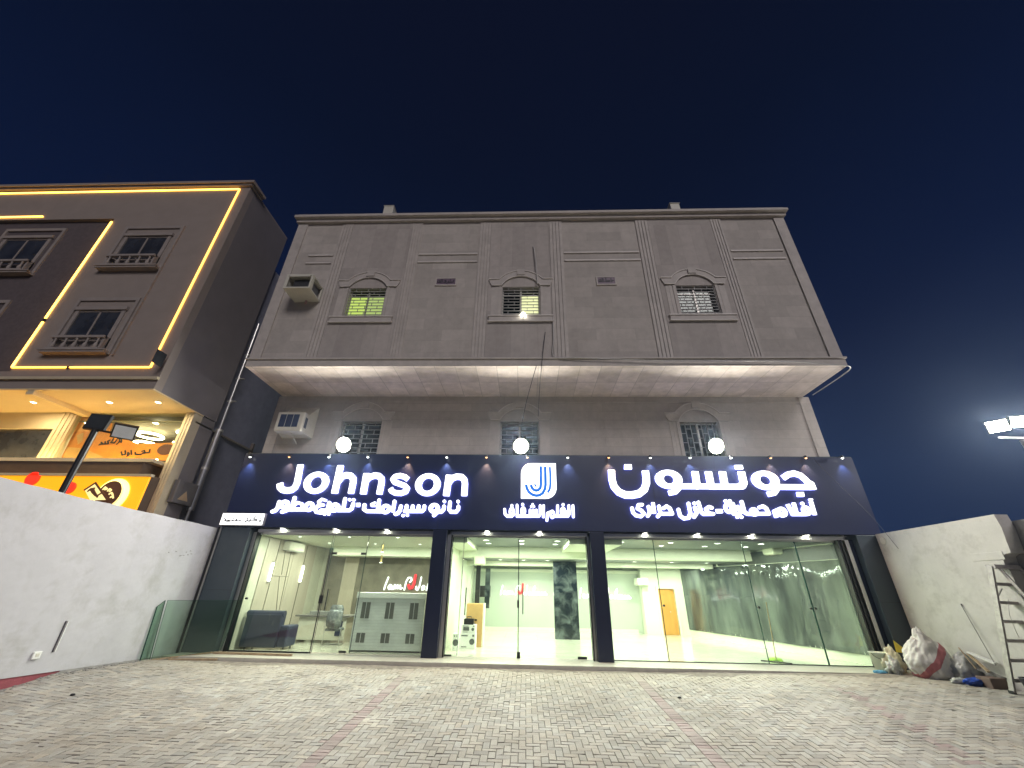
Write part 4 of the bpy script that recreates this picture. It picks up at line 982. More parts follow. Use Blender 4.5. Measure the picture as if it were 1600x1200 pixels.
AMB = {1, 4, 6, 7, 9, 13, 14}
for i, px in enumerate((391, 452, 514, 575, 637, 698, 760, 824, 887, 951, 1016, 1078, 1142, 1204, 1259, 1316)):
    q_ = aty(px, 712.5+0.002*px, -0.13); make_spot(float(q_[0]), float(q_[2]), i in AMB, ordn[i]+' spotlight from the left on the navy sign, glowing '+('amber' if i in AMB else 'white'))

# floodlights standing on the sign
def flood(name, c, facing, wd, hh, power, color, label, cat, group, mat='flood', pole=None):
    """boxy LED flood: finned housing, bright face, U bracket"""
    t = thing(name, label, cat, c, group); f = Vector(facing).normalized(); r = f.cross(Vector((0, 0, 1))).normalized(); u = r.cross(f).normalized(); c = Vector([float(v) for v in c])
    def dk(b, r0, z0, r1, z1, n=32):          # a turned ring or disc about the lamp axis
        vs = [c+f*zz_+r*(rr_*math.cos(2*math.pi*j/n))+u*(rr_*math.sin(2*math.pi*j/n)) for rr_, zz_ in ((r0, z0), (r1, z1)) for j in range(n)]
        b.add(vs, [(j, (j+1) % n, n+(j+1) % n, n+j) for j in range(n)], True); return vs
    def ob(b, cx, cy, cz, sx_, sy_, sz_):
        o_ = c+r*cx+u*cy+f*cz; p = []
        for s3 in (-1, 1):
            for (i, j) in ((-1, -1), (1, -1), (1, 1), (-1, 1)): p.append(o_+r*(i*sx_/2)+f*(j*sz_/2)+u*(s3*sy_/2))
        b.hexa(p); return b
    R_ = wd/2; b = MB(); dk(b, R_, 0.012, R_, -0.06); dk(b, R_, -0.06, R_*0.55, -0.11); dk(b, R_*0.55, -0.11, 0.001, -0.11); dk(b, R_, 0.012, R_-0.015, 0.012); dk(b, R_-0.015, 0.012, R_-0.018, 0.0)
    for k in range(7): ob(b, (k-3)*wd/11, 0, -0.115, 0.010, hh*0.5, 0.04)
    b.build('housing', M['black'], t)
    b = MB(); dk(b, R_-0.018, 0.0, 0.001, 0.003); b.build('lit_face', M[mat], t)
    b = MB(); ob(b, -wd/2-0.012, -0.06, -0.03, 0.008, 0.18, 0.03); ob(b, wd/2+0.012, -0.06, -0.03, 0.008, 0.18, 0.03); ob(b, 0, -0.15-hh*0.2, -0.03, wd+0.03, 0.01, 0.03); b.build('bracket', M['black'], t)
    if power:
        l = area('flood_light', (0, 0, 0), wd-0.04, power, color, None, f, spread=160); l.parent = t; l.location = f*0.012
    return t
for px, py, lab in ((537, 695, 'blazing white floodlight on the sign above the word Johnson'), (814, 697, 'blazing white floodlight on the sign above the logo'), (1119, 697, 'blazing white floodlight on the sign above the large Arabic word')):
    q_ = aty(px, py, -0.05); flood('floodlight', (q_[0], -0.05, q_[2]+0.0), (0, -1, -0.40), 0.50, 0.46, FLOOD_P, (1.0, 0.985, 0.87), lab, 'floodlight', 'floodlights on top of the sign')
# small bulb at the middle window
q_ = aty(817.5, 491.5, YU-0.12); t = thing('window_lamp', 'small dazzling lamp at the sill of the middle upper window', 'lamp', q_)
MB().lathe(tuple(q_), [(0.0, -0.07), (0.05, -0.05), (0.07, 0.0), (0.05, 0.05), (0.0, 0.07)], 16).build('globe', emit('bulb', (1, 1, 0.85), 20), t); MB().cyl((q_[0], q_[1]+0.02, q_[2]-0.10), 0.03, 0.05, 2, 10).build('socket', M['white'], t)
area('bulb_light', (q_[0], q_[1]-0.075, q_[2]), 0.1, 3.0, (1, 1, .8), t, (0, -1, -0.2))

# ---------------------------------------------------------------- air conditioner housings on the facade
def hollow_box(b, x0, y0, z0, x1, y1, z1, t, front=None, side=None):
    """box with an open frame on the front (y0) and on the right side (x1)"""
    b.box(x0, y0, z0, x1, y1, z0+t); b.box(x0, y0, z1-t, x1, y1, z1); b.box(x0, y0, z0+t, x0+t, y1, z1-t)
    b.box(x1-t, y0, z0+t, x1, y0+0.10, z1-t); b.box(x1-t, y1-0.06, z0+t, x1, y1, z1-t)
t = thing('air_conditioner_hood', 'cream air conditioner box with open front high on the upper left of the facade', 'air conditioner', (1.2, -2.3, 9.9), 'air conditioners on the facade')
x0, x1, z0, z1, ya, yb = 0.80, 1.66, 9.93, 10.50, -2.62, YU+0.02
b = MB(); hollow_box(b, x0, ya, z0, x1, yb, z1, 0.05); b.box(x0+0.05, ya, z0+0.05, x0+0.09, ya+0.03, z1-0.05); b.box(x0+0.05, ya, z1-0.09, x1-0.1, ya+0.03, z1-0.05)
b.prism([(x1-0.012, z0+0.05), (x1-0.012+0.010, z0+0.05), (x1-0.002, z1-0.05), (x1-0.012, z1-0.05)], ya+0.1, ya+0.14)
b.build('housing', M['offwhite'], t)
MB().bbox(x0+0.18, ya+0.16, z0+0.06, x1-0.12, yb-0.02, z1-0.10, 0.02).build('unit', pbr('ac_unit_grey', (0.16, 0.16, 0.17), 0.6), t)
b = MB()
for k in range(9): b.box(x0+0.20, ya+0.150, z0+0.10+k*0.042, x1-0.14, ya+0.158, z0+0.115+k*0.042)
b.build('vent_fins', M['black'], t); MB().tube([(1.25, YU-0.06, z0), (1.25, YU-0.06, z0-0.12)], 0.035, 12).build('drain_stub', pbr('drain_pink', (0.45, 0.30, 0.30), 0.6), t)
t = thing('air_conditioner_hood', 'pale rounded air conditioner box with dark panes beside the lower left arched window', 'air conditioner', (0.95, -0.2, 6.0), 'air conditioners on the facade')
x0, x1, z0, z1, ya, yb = 0.46, 1.36, 5.93, 6.60, -0.52, YW-0.004
b = MB(); b.bbox(x0, ya, z0, x1, ya+0.28, z1, 0.05)
b.hexa([(x0+0.03, ya+0.27, z0+0.02), (x1-0.03, ya+0.27, z0+0.02), (x1+0.06, yb, z0-0.02), (x0-0.06, yb, z0-0.02), (x0+0.03, ya+0.27, z1-0.02), (x1-0.03, ya+0.27, z1-0.02), (x1+0.06, yb, z1+0.42), (x0-0.02, yb, z1+0.42)])
b.build('housing', M['offwhite'], t)
MB().box(x0+0.12, ya-0.004, z0+0.14, x1-0.16, ya+0.002, z1-0.10).build('front_pane', pbr('dark_pane', (0.02, 0.03, 0.08), 0.25), t)
b = MB()
for x in (0.78, 1.0): b.box(x, ya-0.007, z0+0.14, x+0.012, ya-0.004, z1-0.10)
b.build('pane_bars', M['offwhite'], t)
MB().box(x1-0.001, ya+0.10, z0+0.16, x1+0.004, ya+0.24, z1-0.16).build('side_vent', pbr('dark_vent', (0.05, 0.06, 0.09), 0.4), t); MB().tube([(0.95, ya+0.2, z0), (0.97, YW-0.03, z0-0.22)], 0.018, 8).build('drain_pipe', M['offwhite'], t)

# plaques with short script
def plaque(pa, pb, strokes, cx, lab):
    a = aty(*pa, YU); c = aty(*pb, YU); x0, x1, z0, z1 = float(a[0]), float(c[0]), float(c[2]), float(a[2])
    t = thing('name_plaque', lab, 'plaque', ((x0+x1)/2, YU-0.03, z0)); ins = 0.045
    b = MB(); b.box(x0, YU-0.01, z1-ins, x1, YU+0.03, z1); b.box(x0, YU-0.01, z0, x1, YU+0.03, z0+ins); b.box(x0, YU-0.01, z0+ins, x0+ins, YU+0.03, z1-ins); b.box(x1-ins, YU-0.01, z0+ins, x1, YU+0.03, z1-ins); b.build('frame', M['stone_trim'], t)
    MB().box(x0+ins, YU-0.002, z0+ins, x1-ins, YU+0.03, z1-ins).build('plate', pbr('plaque_plate', (0.15, 0.10, 0.145), 0.5, var=0.25, scale=20), t)
    gl = Glyphs(); W_ = x1-x0-3*ins; H_ = z1-z0-3*ins
    for st in strokes: gl.line([(x0+1.5*ins+u*W_, z0+1.5*ins+v*H_) for u, v in st], 0.026)
    gl.mesh('script', YU-0.010, YU-0.003, 0.007, M['ink'], M['ink'], t)
plaque((681, 434), (713, 446), [((.95, .75), (.92, .35), (.62, .3)), ((.84, .5), (.82, .3)), ((.74, .9), (.74, .3)), ((.66, .55), (.6, .2), (.55, .1)), ((.5, .8), (.42, .6), (.52, .5), (.5, .3), (.38, .3)), ((.28, .9), (.28, .25)), ((.22, .9), (.2, .3), (.14, .3), (.13, .75)), ((.05, .7), (.02, .35), (.1, .3), (.13, .3))], 0, 'small dark script plaque between the yellow lit window and the middle window')
plaque((931, 432), (964, 445), [((.95, .45), (.9, .55), (.86, .35), (.8, .3), (.8, .9)), ((.7, .55), (.7, .3), (.64, .5), (.62, .3), (.56, .5), (.55, .3), (.48, .3), (.48, .9)), ((.42, .35), (.38, .4)), ((.3, .9), (.3, .25)), ((.24, .9), (.22, .3), (.15, .3), (.14, .8)), ((.06, .7), (.03, .35), (.1, .3)), ((.5, 1.0), (.44, 1.02))], 0, 'small dark script plaque between the middle window and the dark right window')

# cables on the facade
def cable(pts, r, mat, name, lab, cat='cable', parent=None):
    # Catmull-Rom through the points
    P = [Vector([float(c) for c in p]) for p in pts]; P = [P[0]]+P+[P[-1]]; o_ = []
    for i in range(1, len(P)-2):
        for k in range(8):
            t_ = k/8; a, b_, c_, d = P[i-1], P[i], P[i+1], P[i+2]
            o_.append(0.5*((2*b_)+(c_-a)*t_+(2*a-5*b_+4*c_-d)*t_*t_+(-a+3*b_-3*c_+d)*t_**3))
    o_.append(P[-2]); b = MB().tube(o_, r, 7)
    return b.build(name, mat, parent, lab, cat=cat if parent is None else None, origin=o_[0])
M['pale_cable'] = pbr('pale_cable', (0.5, 0.48, 0.46), 0.5); M['dark_cable'] = pbr('dark_cable', (0.05, 0.05, 0.06), 0.6)
cable([aty(833, 385, YU-0.02), aty(835, 392, YU-0.08), aty(838, 415, YU-0.10), aty(839.5, 443, YU-0.10)], 0.018, M['pale_cable'], 'hanging_cable', 'short pale cable hanging over the arch of the middle upper window')
cable([aty(852, 519, YU-0.03), aty(849, 545, YU-0.06), aty(846, 575, YU-0.05), aty(843, 610, -1.0), aty(841, 650, 0.10)], 0.010, M['dark_cable'], 'hanging_cable', 'thin dark cable dropping over the overhang right of the middle window')
cable([aty(838, 572, YU-0.05), aty(830, 600, -1.0), aty(822, 630, -0.4), aty(815, 665, 0.10)], 0.010, M['dark_cable'], 'hanging_cable', 'thin dark cable slanting from the overhang to the middle lower window')
cable([aty(864, 495, YU-0.04), aty(865, 530, YU-0.05), aty(866, 557, YU-0.06), aty(900, 559, YU-0.12), aty(960, 561, YU-0.12), aty(1030, 563.5, YU-0.12), aty(1140, 564, YU-0.12), aty(1235, 565, YU-0.13), aty(1290, 569, YU-0.14), aty(1328, 573, YU-0.14), aty(1315, 587, -1.3), aty(1290, 604, -0.5), aty(1270, 617, 0.1)], 0.016, M['pale_cable'], 'facade_cable', 'long pale cable sagging along the overhang band and round the right corner')
q0 = aty(1268, 714, YS-0.05); q1 = aty(1360, 805, -0.35)
cable([q0, (np.array(q0)+np.array(q1))/2+np.array([0, 0, -0.02]), q1, (18.24, -0.6, 2.7)], 0.005, M['dark_cable'], 'slack_wire', 'thin slack wire crossing the right end of the navy board')

# ---------------------------------------------------------------- yard walls
t = thing('yard_wall', 'tall white painted yard wall along the left side of the forecourt', 'wall', (-0.75, -5, 0))
def wall_mesh(xa, xb, prof_top, ybk, zb_fn, n=60):
    b = MB(); vs = []; fs = []; y0, y1 = prof_top[0][0], prof_top[-1][0]
    for i in range(n+1):
        y = y0+(y1-y0)*i/n; zt = np.interp(y, [p[0] for p in prof_top], [p[1] for p in prof_top])+0.006*math.sin(y*5)+random.uniform(-0.004, 0.004)
        zb_ = zb_fn(y); vs += [(xa, y, zb_), (xa, y, zt), (xb, y, zt), (xb, y, zb_)]
    for i in range(n):
        k = 4*i
        for j in range(4): fs.append((k+j, k+(j+1) % 4, k+4+(j+1) % 4, k+4+j))
    fs += [(0, 1, 2, 3), (4*n+3, 4*n+2, 4*n+1, 4*n)]
    return b.add(vs, fs)
base_l = lambda y: 0.07-0.035*(y+4.0) if y > -9 else 0.07
base_l = lambda y: -0.02-0.028*(y+0.7) if y > -8 else 0.18
wall_mesh(-0.62, -0.84, [(-9.0, 3.24), (-5.55, 3.185), (-4.2, 3.125), (-0.03, 3.065)], 0, base_l).build('painted_face', M['wallpaint'], t)
b = wall_mesh(-0.635, -0.83, [(-9.0, 0.2), (-0.05, 0.0)], 0, lambda y: -0.7); b2 = []
b.build('red_plinth', M['redpaint'], t)
# cable slot cut in the wall, with its shadow edge, and a small switch box
a = atx(103, 970, -0.618); c = atx(81, 1019, -0.618)
MB().bar(a, c, 0.006, 0.03, (1, 0, 0)).build('chase_slot', M['dark_cable'], t)
MB().bar((a[0]+0.012, a[1]+0.035, a[2]), (c[0]+0.012, c[1]+0.035, c[2]), 0.012, 0.03, (1, 0, 0)).build('chase_cover', M['white'], t)
a = atx(57, 1024, -0.60); bx = thing('socket_box', 'small white electrical box low on the left yard wall', 'electrical box', a)
MB().bbox(-0.62, a[1]-0.07, a[2]-0.06, -0.585, a[1]+0.07, a[2]+0.06, 0.008).build('cover', M['white'], bx); MB().bbox(-0.586, a[1]-0.03, a[2]-0.02, -0.580, a[1]+0.03, a[2]+0.03, 0.002).build('button', M['offwhite'], bx)
b = MB()
for k in range(9):
    a = atx(272+random.uniform(-12, 34), 862+random.uniform(-3, 7), -0.617); b.bbox(-0.621, a[1]-random.uniform(.01, .03), a[2]-0.008, -0.615, a[1]+random.uniform(.01, .04), a[2]+random.uniform(0.004, 0.012), 0.001)
b.build('chips', M['cement'], t)
# crumbled mortar along the foot of the left wall
g = MB()
for k in range(260):
    y = -4.2+3.9*random.random()**0.8; r_ = random.uniform(0.008, 0.035); x = -0.60+abs(random.gauss(0, 0.06)); z = max(zg(y, x), -0.5)
    bm = bmesh.new(); bmesh.ops.create_icosphere(bm, subdivisions=1, radius=r_)
    for v in bm.verts: v.co *= random.uniform(0.7, 1.2); v.co.z *= 0.7
    g.add([(v.co.x+x, v.co.y+y, v.co.z+z) for v in bm.verts], [[v.index for v in f.verts] for f in bm.faces]); bm.free()
g.build('mortar_rubble', M['cement'], kind='stuff')
g = MB(); n = 60; vs = []
for i in range(n+1):
    y = -9+8.5*i/n
    vs += [(-0.63, y, base_l(y)+0.01+random.uniform(0, 0.015) if y > -3.0 else zg(y)+0.002), (-0.55-random.uniform(0, 0.03), y, (base_l(y)+zg(y))/2 if y > -3.0 else zg(y)+0.002), (-0.42+random.uniform(-0.04, 0.04), y, zg(y)-0.002)]
g.add(vs, [f for i in range(n) for f in ((3*i, 3*i+3, 3*i+4, 3*i+1), (3*i+1, 3*i+4, 3*i+5, 3*i+2))], True); g.build('mortar_bank', M['cement'], kind='structure', keep=True)

t = thing('yard_wall', 'shorter dusty white yard wall with a broken end on the right side', 'wall', (18.36, -1.6, 0))
# outline in the y-z plane: stepped broken end toward the street
pf = [(-0.02, -0.35), (-0.02, 3.125), (-1.0, 3.13), (-2.2, 3.14), (-3.20, 3.15), (-3.22, 2.9), (-3.17, 2.55), (-3.15, 2.41), (-3.04, 2.40), (-2.96, 2.36), (-2.93, 2.2), (-2.97, 2.08), (-2.94, 1.6), (-2.99, 1.0), (-2.95, 0.4), (-2.98, -0.35)]
b = MB(); n = len(pf); vs = [(18.25, y, z) for y, z in pf]+[(18.52, y-0.0, z) for y, z in pf]
fs = [tuple(range(n)), tuple(range(2*n-1, n-1, -1))]+[(i, i+n, (i+1) % n+n, (i+1) % n) for i in range(n)]
b.add(vs, fs); b.build('painted_face', M['wallpaint_r'], t)
b = MB(); b.bbox(18.238, -3.0, 2.30, 18.249, -2.35, 2.45, 0.004); b.build('trowelled_patch', M['wallpaint_r'], t)
b = MB(); b.box(18.53, -7.5, -0.5, 18.75, -2.6, 3.02); b.build('rear_wall', M['cement'], t)
q_ = atx(1380, 845, 18.24); b = MB(); b.cyl((18.225, q_[1], q_[2]), 0.09, 0.02, 0, 16); b.build('round_cover', M['offwhite'], t)

# ---------------------------------------------------------------- neighbouring building
NX, NYF, NYG = -2.0, -2.45, -0.78
M['taupe'] = pbr('taupe_render', (0.285, 0.24, 0.215), 0.8, var=0.06, scale=2, bump=0.1)
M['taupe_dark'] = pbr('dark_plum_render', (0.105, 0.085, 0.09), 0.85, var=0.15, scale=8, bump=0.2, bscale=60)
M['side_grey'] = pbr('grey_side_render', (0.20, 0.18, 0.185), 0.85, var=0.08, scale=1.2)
M['ledge_led'] = emit('ledge_led', (1.0, 0.66, 0.22), 45.0)
M['cream'] = pbr('cream_stone', (0.55, 0.47, 0.33), 0.6, var=0.06); M['cream_soffit'] = pbr('cream_soffit', (0.75, 0.60, 0.36), 0.7, var=0.05, scale=1)
nb = thing('neighbour_building', 'dark taupe building at the left edge outlined with amber light strips', 'building', (-7, 0, 0))
def F(px, py): q = aty(px, py, NYF); return float(q[0]), float(q[2])
zt_n = float(atx(400, 292, NX)[2]); zs_n = 6.44; ZTN = 15.10
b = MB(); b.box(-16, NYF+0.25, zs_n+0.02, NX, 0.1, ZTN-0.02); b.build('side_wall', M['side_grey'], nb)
MB().box(NX-0.27, 0.12, -0.3, NX-0.12, 6.28, 13.4).build('rear_side_wall', pbr('blue_lit_side_render', (0.26, 0.27, 0.35), 0.9), nb)  # blue light of the sign put into the wall colour
b = MB(); b.box(NX-0.27, NYG+0.3, -0.3, NX-0.02, 0.1, zs_n-0.01); b.box(-16, NYG+0.31, -0.3, NX-0.27, 6.2, -0.1); b.box(-16, 6, -0.1, NX-0.27, 6.2, zs_n-0.01); b.build('wall', M['side_grey'], nb)
# rear wing further back in the gap
MB().box(-16, 6.3, -0.3, NX-0.45, 16, 13.4).build('rear_wing', pbr('blue_lit_render', (0.26, 0.27, 0.35), 0.9), nb)  # tinted blue as well, for the sign's light on it
# front: outer taupe band, recessed dark field on the left
o1, o2, o3, o4 = F(380, 288), F(235, 574), F(12, 575), F(180, 344)
XO = (o1[0]+o2[0])/2; XI = (F(66, 500)[0]+F(180, 346)[0])/2; ZLO = (o2[1]+o3[1])/2; ZTI = F(150, 342)[1]
b = MB(); b.box(XI, NYF, zs_n+0.02, NX-0.003, NYF+0.25, ZTN-0.02); b.box(-16, NYF, zs_n+0.02, XI, NYF+0.25, ZLO-0.12); b.box(-16, NYF, ZTI, XI, NYF+0.25, ZTN-0.02); b.build('front_wall', M['taupe'], nb)
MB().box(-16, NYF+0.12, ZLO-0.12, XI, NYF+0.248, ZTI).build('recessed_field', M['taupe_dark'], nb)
b = MB(); b.box(-16, NYF-0.08, ZTN-0.03, NX+0.08, NYF+0.6, ZTN+0.06); b.box(-16, NYF-0.15, ZTN+0.06, NX+0.16, NYF+0.62, ZTN+0.17); b.box(-16, NYF+0.62, ZTN-0.02, NX, 0.1, ZTN+0.04); b.build('cornice', M['taupe'], nb)
b = MB(); zl = F(120, 592)[1]; b.box(-16, NYF-0.08, zl-0.04, NX+0.03, NYF, zl+0.04); b.build('string_course', M['cream'], nb)
# light strips in slim channels
def strip(p, q, lab=None, mt='amber'):
    b = MB(); b.bar((p[0], NYF-0.022, p[1]), (q[0], NYF-0.022, q[1]), 0.042, 0.035, (0, 1, 0)); b.build('light_strip', M[mt], nb, lab)
z_top = ZTN-0.16
strip((XO, z_top), (XO, ZLO)); strip((-16, z_top-0.03), (XO-0.03, z_top), mt='amber_hi')
xg = F(108, 574)[0]; strip((XO-0.03, ZLO), (xg+0.05, ZLO)); strip((xg-0.05, ZLO), (XI-0.0, ZLO))
zg_ = F(66, 501)[1]; strip((XI, F(180, 347)[1]), (XI, zg_+0.07), mt='amber_hi'); strip((XI, zg_-0.06), (XI, ZLO+0.02), mt='amber_hi')
strip((-16, F(30, 340)[1]), (F(68, 339)[0], F(68, 339)[1]), mt='amber_hi')
b = MB(); b.box(XI-0.04, NYF-0.03, zg_-0.05, XI+0.04, NYF, zg_+0.06); b.box(xg-0.04, NYF-0.03, ZLO-0.05, xg+0.04, NYF, ZLO+0.04); b.build('strip_joiner', M['black'], nb)
# windows with small balustrades
def nwin(px0, py0, px1, py1, gx0, gx1, yo, framed=True, closed=True, rec=0.0):
    """outer frame px box: top right (px1, py0) and bottom left (px0, py1)"""
    yb = NYF+rec
    tl = aty(px1, py0, yb); br2 = aty(px0, py1, yb); x1 = float(tl[0]); x0 = x1-yo; z1 = float(tl[2]); z0 = float(br2[2]); xc = (x0+x1)/2-0.05
    wn = bpy.data.objects.new('window', None); col.objects.link(wn); wn.parent = nb; wn.location = Vector((xc, yb, z0))-wloc(nb)
    b = MB(); w2 = yo*0.34
    for (a, c, e_, f) in ((x0, z0, x0+0.10, z1), (x1-0.10, z0, x1, z1), (x0+0.10, z1-0.12, x1-0.10, z1)): b.box(a, yb-0.05, c, e_, yb, f)
    b.box(xc-w2-0.16, yb-0.08, z1-0.50, xc+w2+0.16, yb, z1-0.38); b.box(xc-w2-0.12, yb-0.04, z0+0.2, xc-w2, yb, z1-0.5); b.box(xc+w2, yb-0.04, z0+0.2, xc+w2+0.12, yb, z1-0.5)
    b.build('surround', M['cream_d'], wn)
    MB().box(xc-w2, yb-0.006, z0+0.55, xc+w2, yb-0.001, z1-0.52).build('pane', M['glass_night'], wn)
    b = MB(); b.box(xc-0.025, yb-0.02, z0+0.55, xc+0.025, yb-0.006, z1-0.52); b.box(xc-w2, yb-0.02, z1-0.56, xc+w2, yb-0.006, z1-0.52); b.build('mullion', M['cream_d'], wn)
    b = MB(); yq = yb-0.16; b.box(xc-w2-0.12, yq-0.05, z0+0.50, xc+w2+0.12, yq+0.05, z0+0.58); b.box(xc-w2-0.12, yq-0.05, z0+0.10, xc+w2+0.12, yq+0.05, z0+0.16)
    for k in range(5): b.lathe((xc-w2+0.02+k*w2/2.1, yq, z0+0.16), [(0.035, 0), (0.06, 0.08), (0.045, 0.14), (0.025, 0.2), (0.03, 0.28), (0.045, 0.34)], 10)
    b.box(xc-w2-0.12, yq, z0+0.10, xc-w2-0.06, yb, z0+0.58); b.box(xc+w2+0.06, yq, z0+0.10, xc+w2+0.12, yb, z0+0.58); b.build('balustrade', M['cream_d'], wn)
    b = MB(); b.box(x0+0.03, yb-0.20, z0+0.0, x1-0.03, yb, z0+0.10); b.box(x0-0.02, yb-0.23, z0+0.06, x1+0.02, yb-0.20, z0+0.10); b.build('sill', M['cream_d'], wn)
M['cream_d'] = pbr('pale_moulding', (0.30, 0.26, 0.24), 0.7); M['glass_night'] = pbr('night_glass', (0.035, 0.038, 0.045), 0.10, spec=0.8, var=0.6, scale=1.5)
nwin(172, 354, 290, 424, 0, 0, 2.15); nwin(88, 466, 222, 555, 0, 0, 2.05)
nwin(-30, 358, 107, 432, 0, 0, 2.3, rec=0.12); nwin(-100, 470, 20, 560, 0, 0, 2.3, rec=0.12)
b = MB(); a = F(291, 354); c = F(176, 556); xv = (a[0]+c[0])/2; b.box(xv-0.02, NYF-0.06, c[1], xv+0.02, NYF, a[1]); b.build('thin_moulding', M['cream_d'], nb)
# side window low on the right
a = atx(246, 552, NX+0.005); MB().box(NX, a[1]-0.05, a[2]-0.30, NX+0.01, a[1]+0.28, a[2]+0.12).build('side_pane', M['glass_night'], nb)
# soffit with beam, warm downlights
MB().box(-16, NYF-0.0, zs_n-0.02, NX, NYG+0.3, zs_n+0.018).build('soffit', M['cream_soffit'], nb)
a = atz(20, 606, zs_n-0.15); c = atz(122, 650, zs_n-0.15); b = MB(); b.bar((a[0], NYF+0.02, zs_n-0.09), (a[0], NYG, zs_n-0.09), 0.22, 0.14); b.build('soffit_beam', M['cream_soffit'], nb)
for i, px in enumerate((52, 97, 171, 247)):
    q_ = atz(px, 629, zs_n-0.03); make_down((q_[0], q_[1], zs_n-0.021), ordn[i]+' warm downlight from the left in the soffit of the neighbouring shop', 'warm downlights of the neighbour', True, WARM_P*1.6, 0.07)
# ground floor shop front, y = NYG
def G(px, py): q = aty(px, py, NYG); return float(q[0]), float(q[2])
xr = NX-0.02; xp = G(120, 655)[0]; zhead = G(60, 670)[1]; zled = G(100, 722)[1]; zled2 = G(100, 730)[1]
b = MB(); b.box(xr-0.28, NYG-0.05, 0, xr, NYG+0.3, zs_n-0.02); b.box(xr-0.21, NYG-0.07, 0, xr-0.17, NYG-0.05, zs_n-0.02); b.box(xr-0.12, NYG-0.07, 0, xr-0.08, NYG-0.05, zs_n-0.02); b.build('edge_pilaster', M['cream'], nb)
b = MB(); b.box(xp-0.55, NYG-0.04, zled, xp-0.02, NYG+0.3, zs_n-0.021)
for k in range(3): b.box(xp-0.5+0.16*k, NYG-0.06, zled, xp-0.42+0.16*k, NYG-0.04, zs_n-0.021)
b.build('middle_pilaster', M['cream'], nb); MB().box(-16, NYG-0.02, zhead, xp-0.56, NYG+0.3, zs_n-0.021).build('header', M['cream'], nb)
MB().box(-16, NYG+0.05, zled, xp-0.56, NYG+0.07, zhead).build('dark_window', M['glass_night'], nb)
MB().box(xp, NYG+0.02, zled, xr-0.29, NYG+0.03, zs_n-0.03).build('shop_glass', M['glass'], nb)
# room behind the glass: warm, with ring lamps and a printed banner
MB().box(xp-0.1, NYG+3.0, zled-0.4, xr, NYG+3.1, zs_n).build('shop_back_wall', pbr('shop_brown', (0.16, 0.12, 0.09), 0.7), nb)
MB().box(xp-0.1, NYG+0.1, zs_n-0.30, xr, NYG+3.0, zs_n-0.25).build('shop_ceiling', pbr('shop_ceiling', (0.28, 0.24, 0.19), 0.7), nb)
M['banner'] = pbr('orange_banner', (0.72, 0.24, 0.035), 0.5, var=0.25, scale=1.3); M['banner2'] = pbr('tan_banner', (0.62, 0.33, 0.12), 0.5, var=0.2, scale=2)
bn = thing('window_banner', 'orange printed banner with dark script inside the neighbouring shop window', 'banner', (xp+1, NYG+0.12, zled)); Gb = crop(0, 560, 0.1875, NYG+0.12)
b = MB(); b.prism([Gb(500, 850), Gb(680, 480), Gb(880, 510), Gb(935, 545), Gb(910, 620), Gb(1150, 712), Gb(1500, 700), Gb(1440, 850)], NYG+0.12, NYG+0.13); b.build('sheet', M['banner'], bn)
b = MB(); b.prism([Gb(560, 740), Gb(700, 750), Gb(860, 820), Gb(840, 850), Gb(520, 850)], NYG+0.112, NYG+0.116); b.prism([Gb(640, 640), Gb(700, 620), Gb(690, 690), Gb(650, 720)], NYG+0.112, NYG+0.116); b.build('printed_shape', M['banner2'], bn)
gl = Glyphs(); q = 0.045
gl.line(L_(Gb, [(1012, 700), (1015, 672), (995, 665), (998, 695), (975, 715)]), q); gl.line(L_(Gb, [(985, 665), (955, 706), (925, 700)]), q); gl.line(L_(Gb, [(948, 668), (930, 702)]), q); gl.line(L_(Gb, [(918, 682), (900, 690), (905, 712), (835, 716), (828, 722)]), q)
gl.line(L_(Gb, [(880, 714), (878, 695)]), q); gl.line(L_(Gb, [(862, 714), (845, 700)]), q)
gl.line(L_(Gb, [(1095, 768), (1098, 800)]), q); gl.line(L_(Gb, [(1080, 795), (1068, 785), (1066, 800), (1078, 802), (1060, 815)]), q); gl.line(L_(Gb, [(1045, 770), (1048, 800), (1020, 806), (1012, 780)]), q)
gl.line(L_(Gb, [(1250, 760), (1245, 785), (1190, 790), (1180, 800), (1160, 802), (1130, 800), (1128, 785)]), q); gl.line(L_(Gb, [(1210, 788), (1205, 768), (1185, 775)]), q)
gl.mesh('script', NYG+0.108, NYG+0.114, 0.012, M['ink'], M['ink'], bn)
gl = Glyphs(); gl.ring(Gb(1385, 760), 0.27, 0.17, 0, 0); gl.mesh('round_mark', NYG+0.108, NYG+0.114, 0.02, pbr('brown_mark', (0.12, 0.04, 0.03), 0.6), M['ink'], bn)
for px, py, r_, lab in ((1250, 645, 0.36, 'wide glowing ring lamp inside the neighbouring shop'), (1215, 715, 0.30, 'clustered glowing lamp below the ring lamp in the neighbouring shop'), (1340, 572, 0.12, 'small hanging lamp near the ceiling of the neighbouring shop'), (1520, 620, 0.14, 'upper glowing lamp beside the right edge of the neighbouring shop window'), (1485, 708, 0.13, 'lower glowing lamp beside the right edge of the neighbouring shop window')):
    q_ = aty(px*.1875, 560+py*.1875, NYG+0.9); t = thing('ring_lamp', lab, 'lamp', q_)
    b = MB(); n = 24
    b.tube([(q_[0]+r_*math.cos(2*math.pi*k/n), q_[1]+r_*math.sin(2*math.pi*k/n), q_[2]) for k in range(n+1)], 0.035, 6, caps=False); b.build('ring', M['down_warm'], t)
    MB().tube([(q_[0], q_[1], q_[2]+0.02), (q_[0], q_[1], zs_n-0.3)], 0.008, 6).build('cord', M['black'], t); MB().bar((q_[0]-r_, q_[1], q_[2]+0.01), (q_[0]+r_, q_[1], q_[2]+0.01), 0.015).build('cross_bar', M['black'], t)
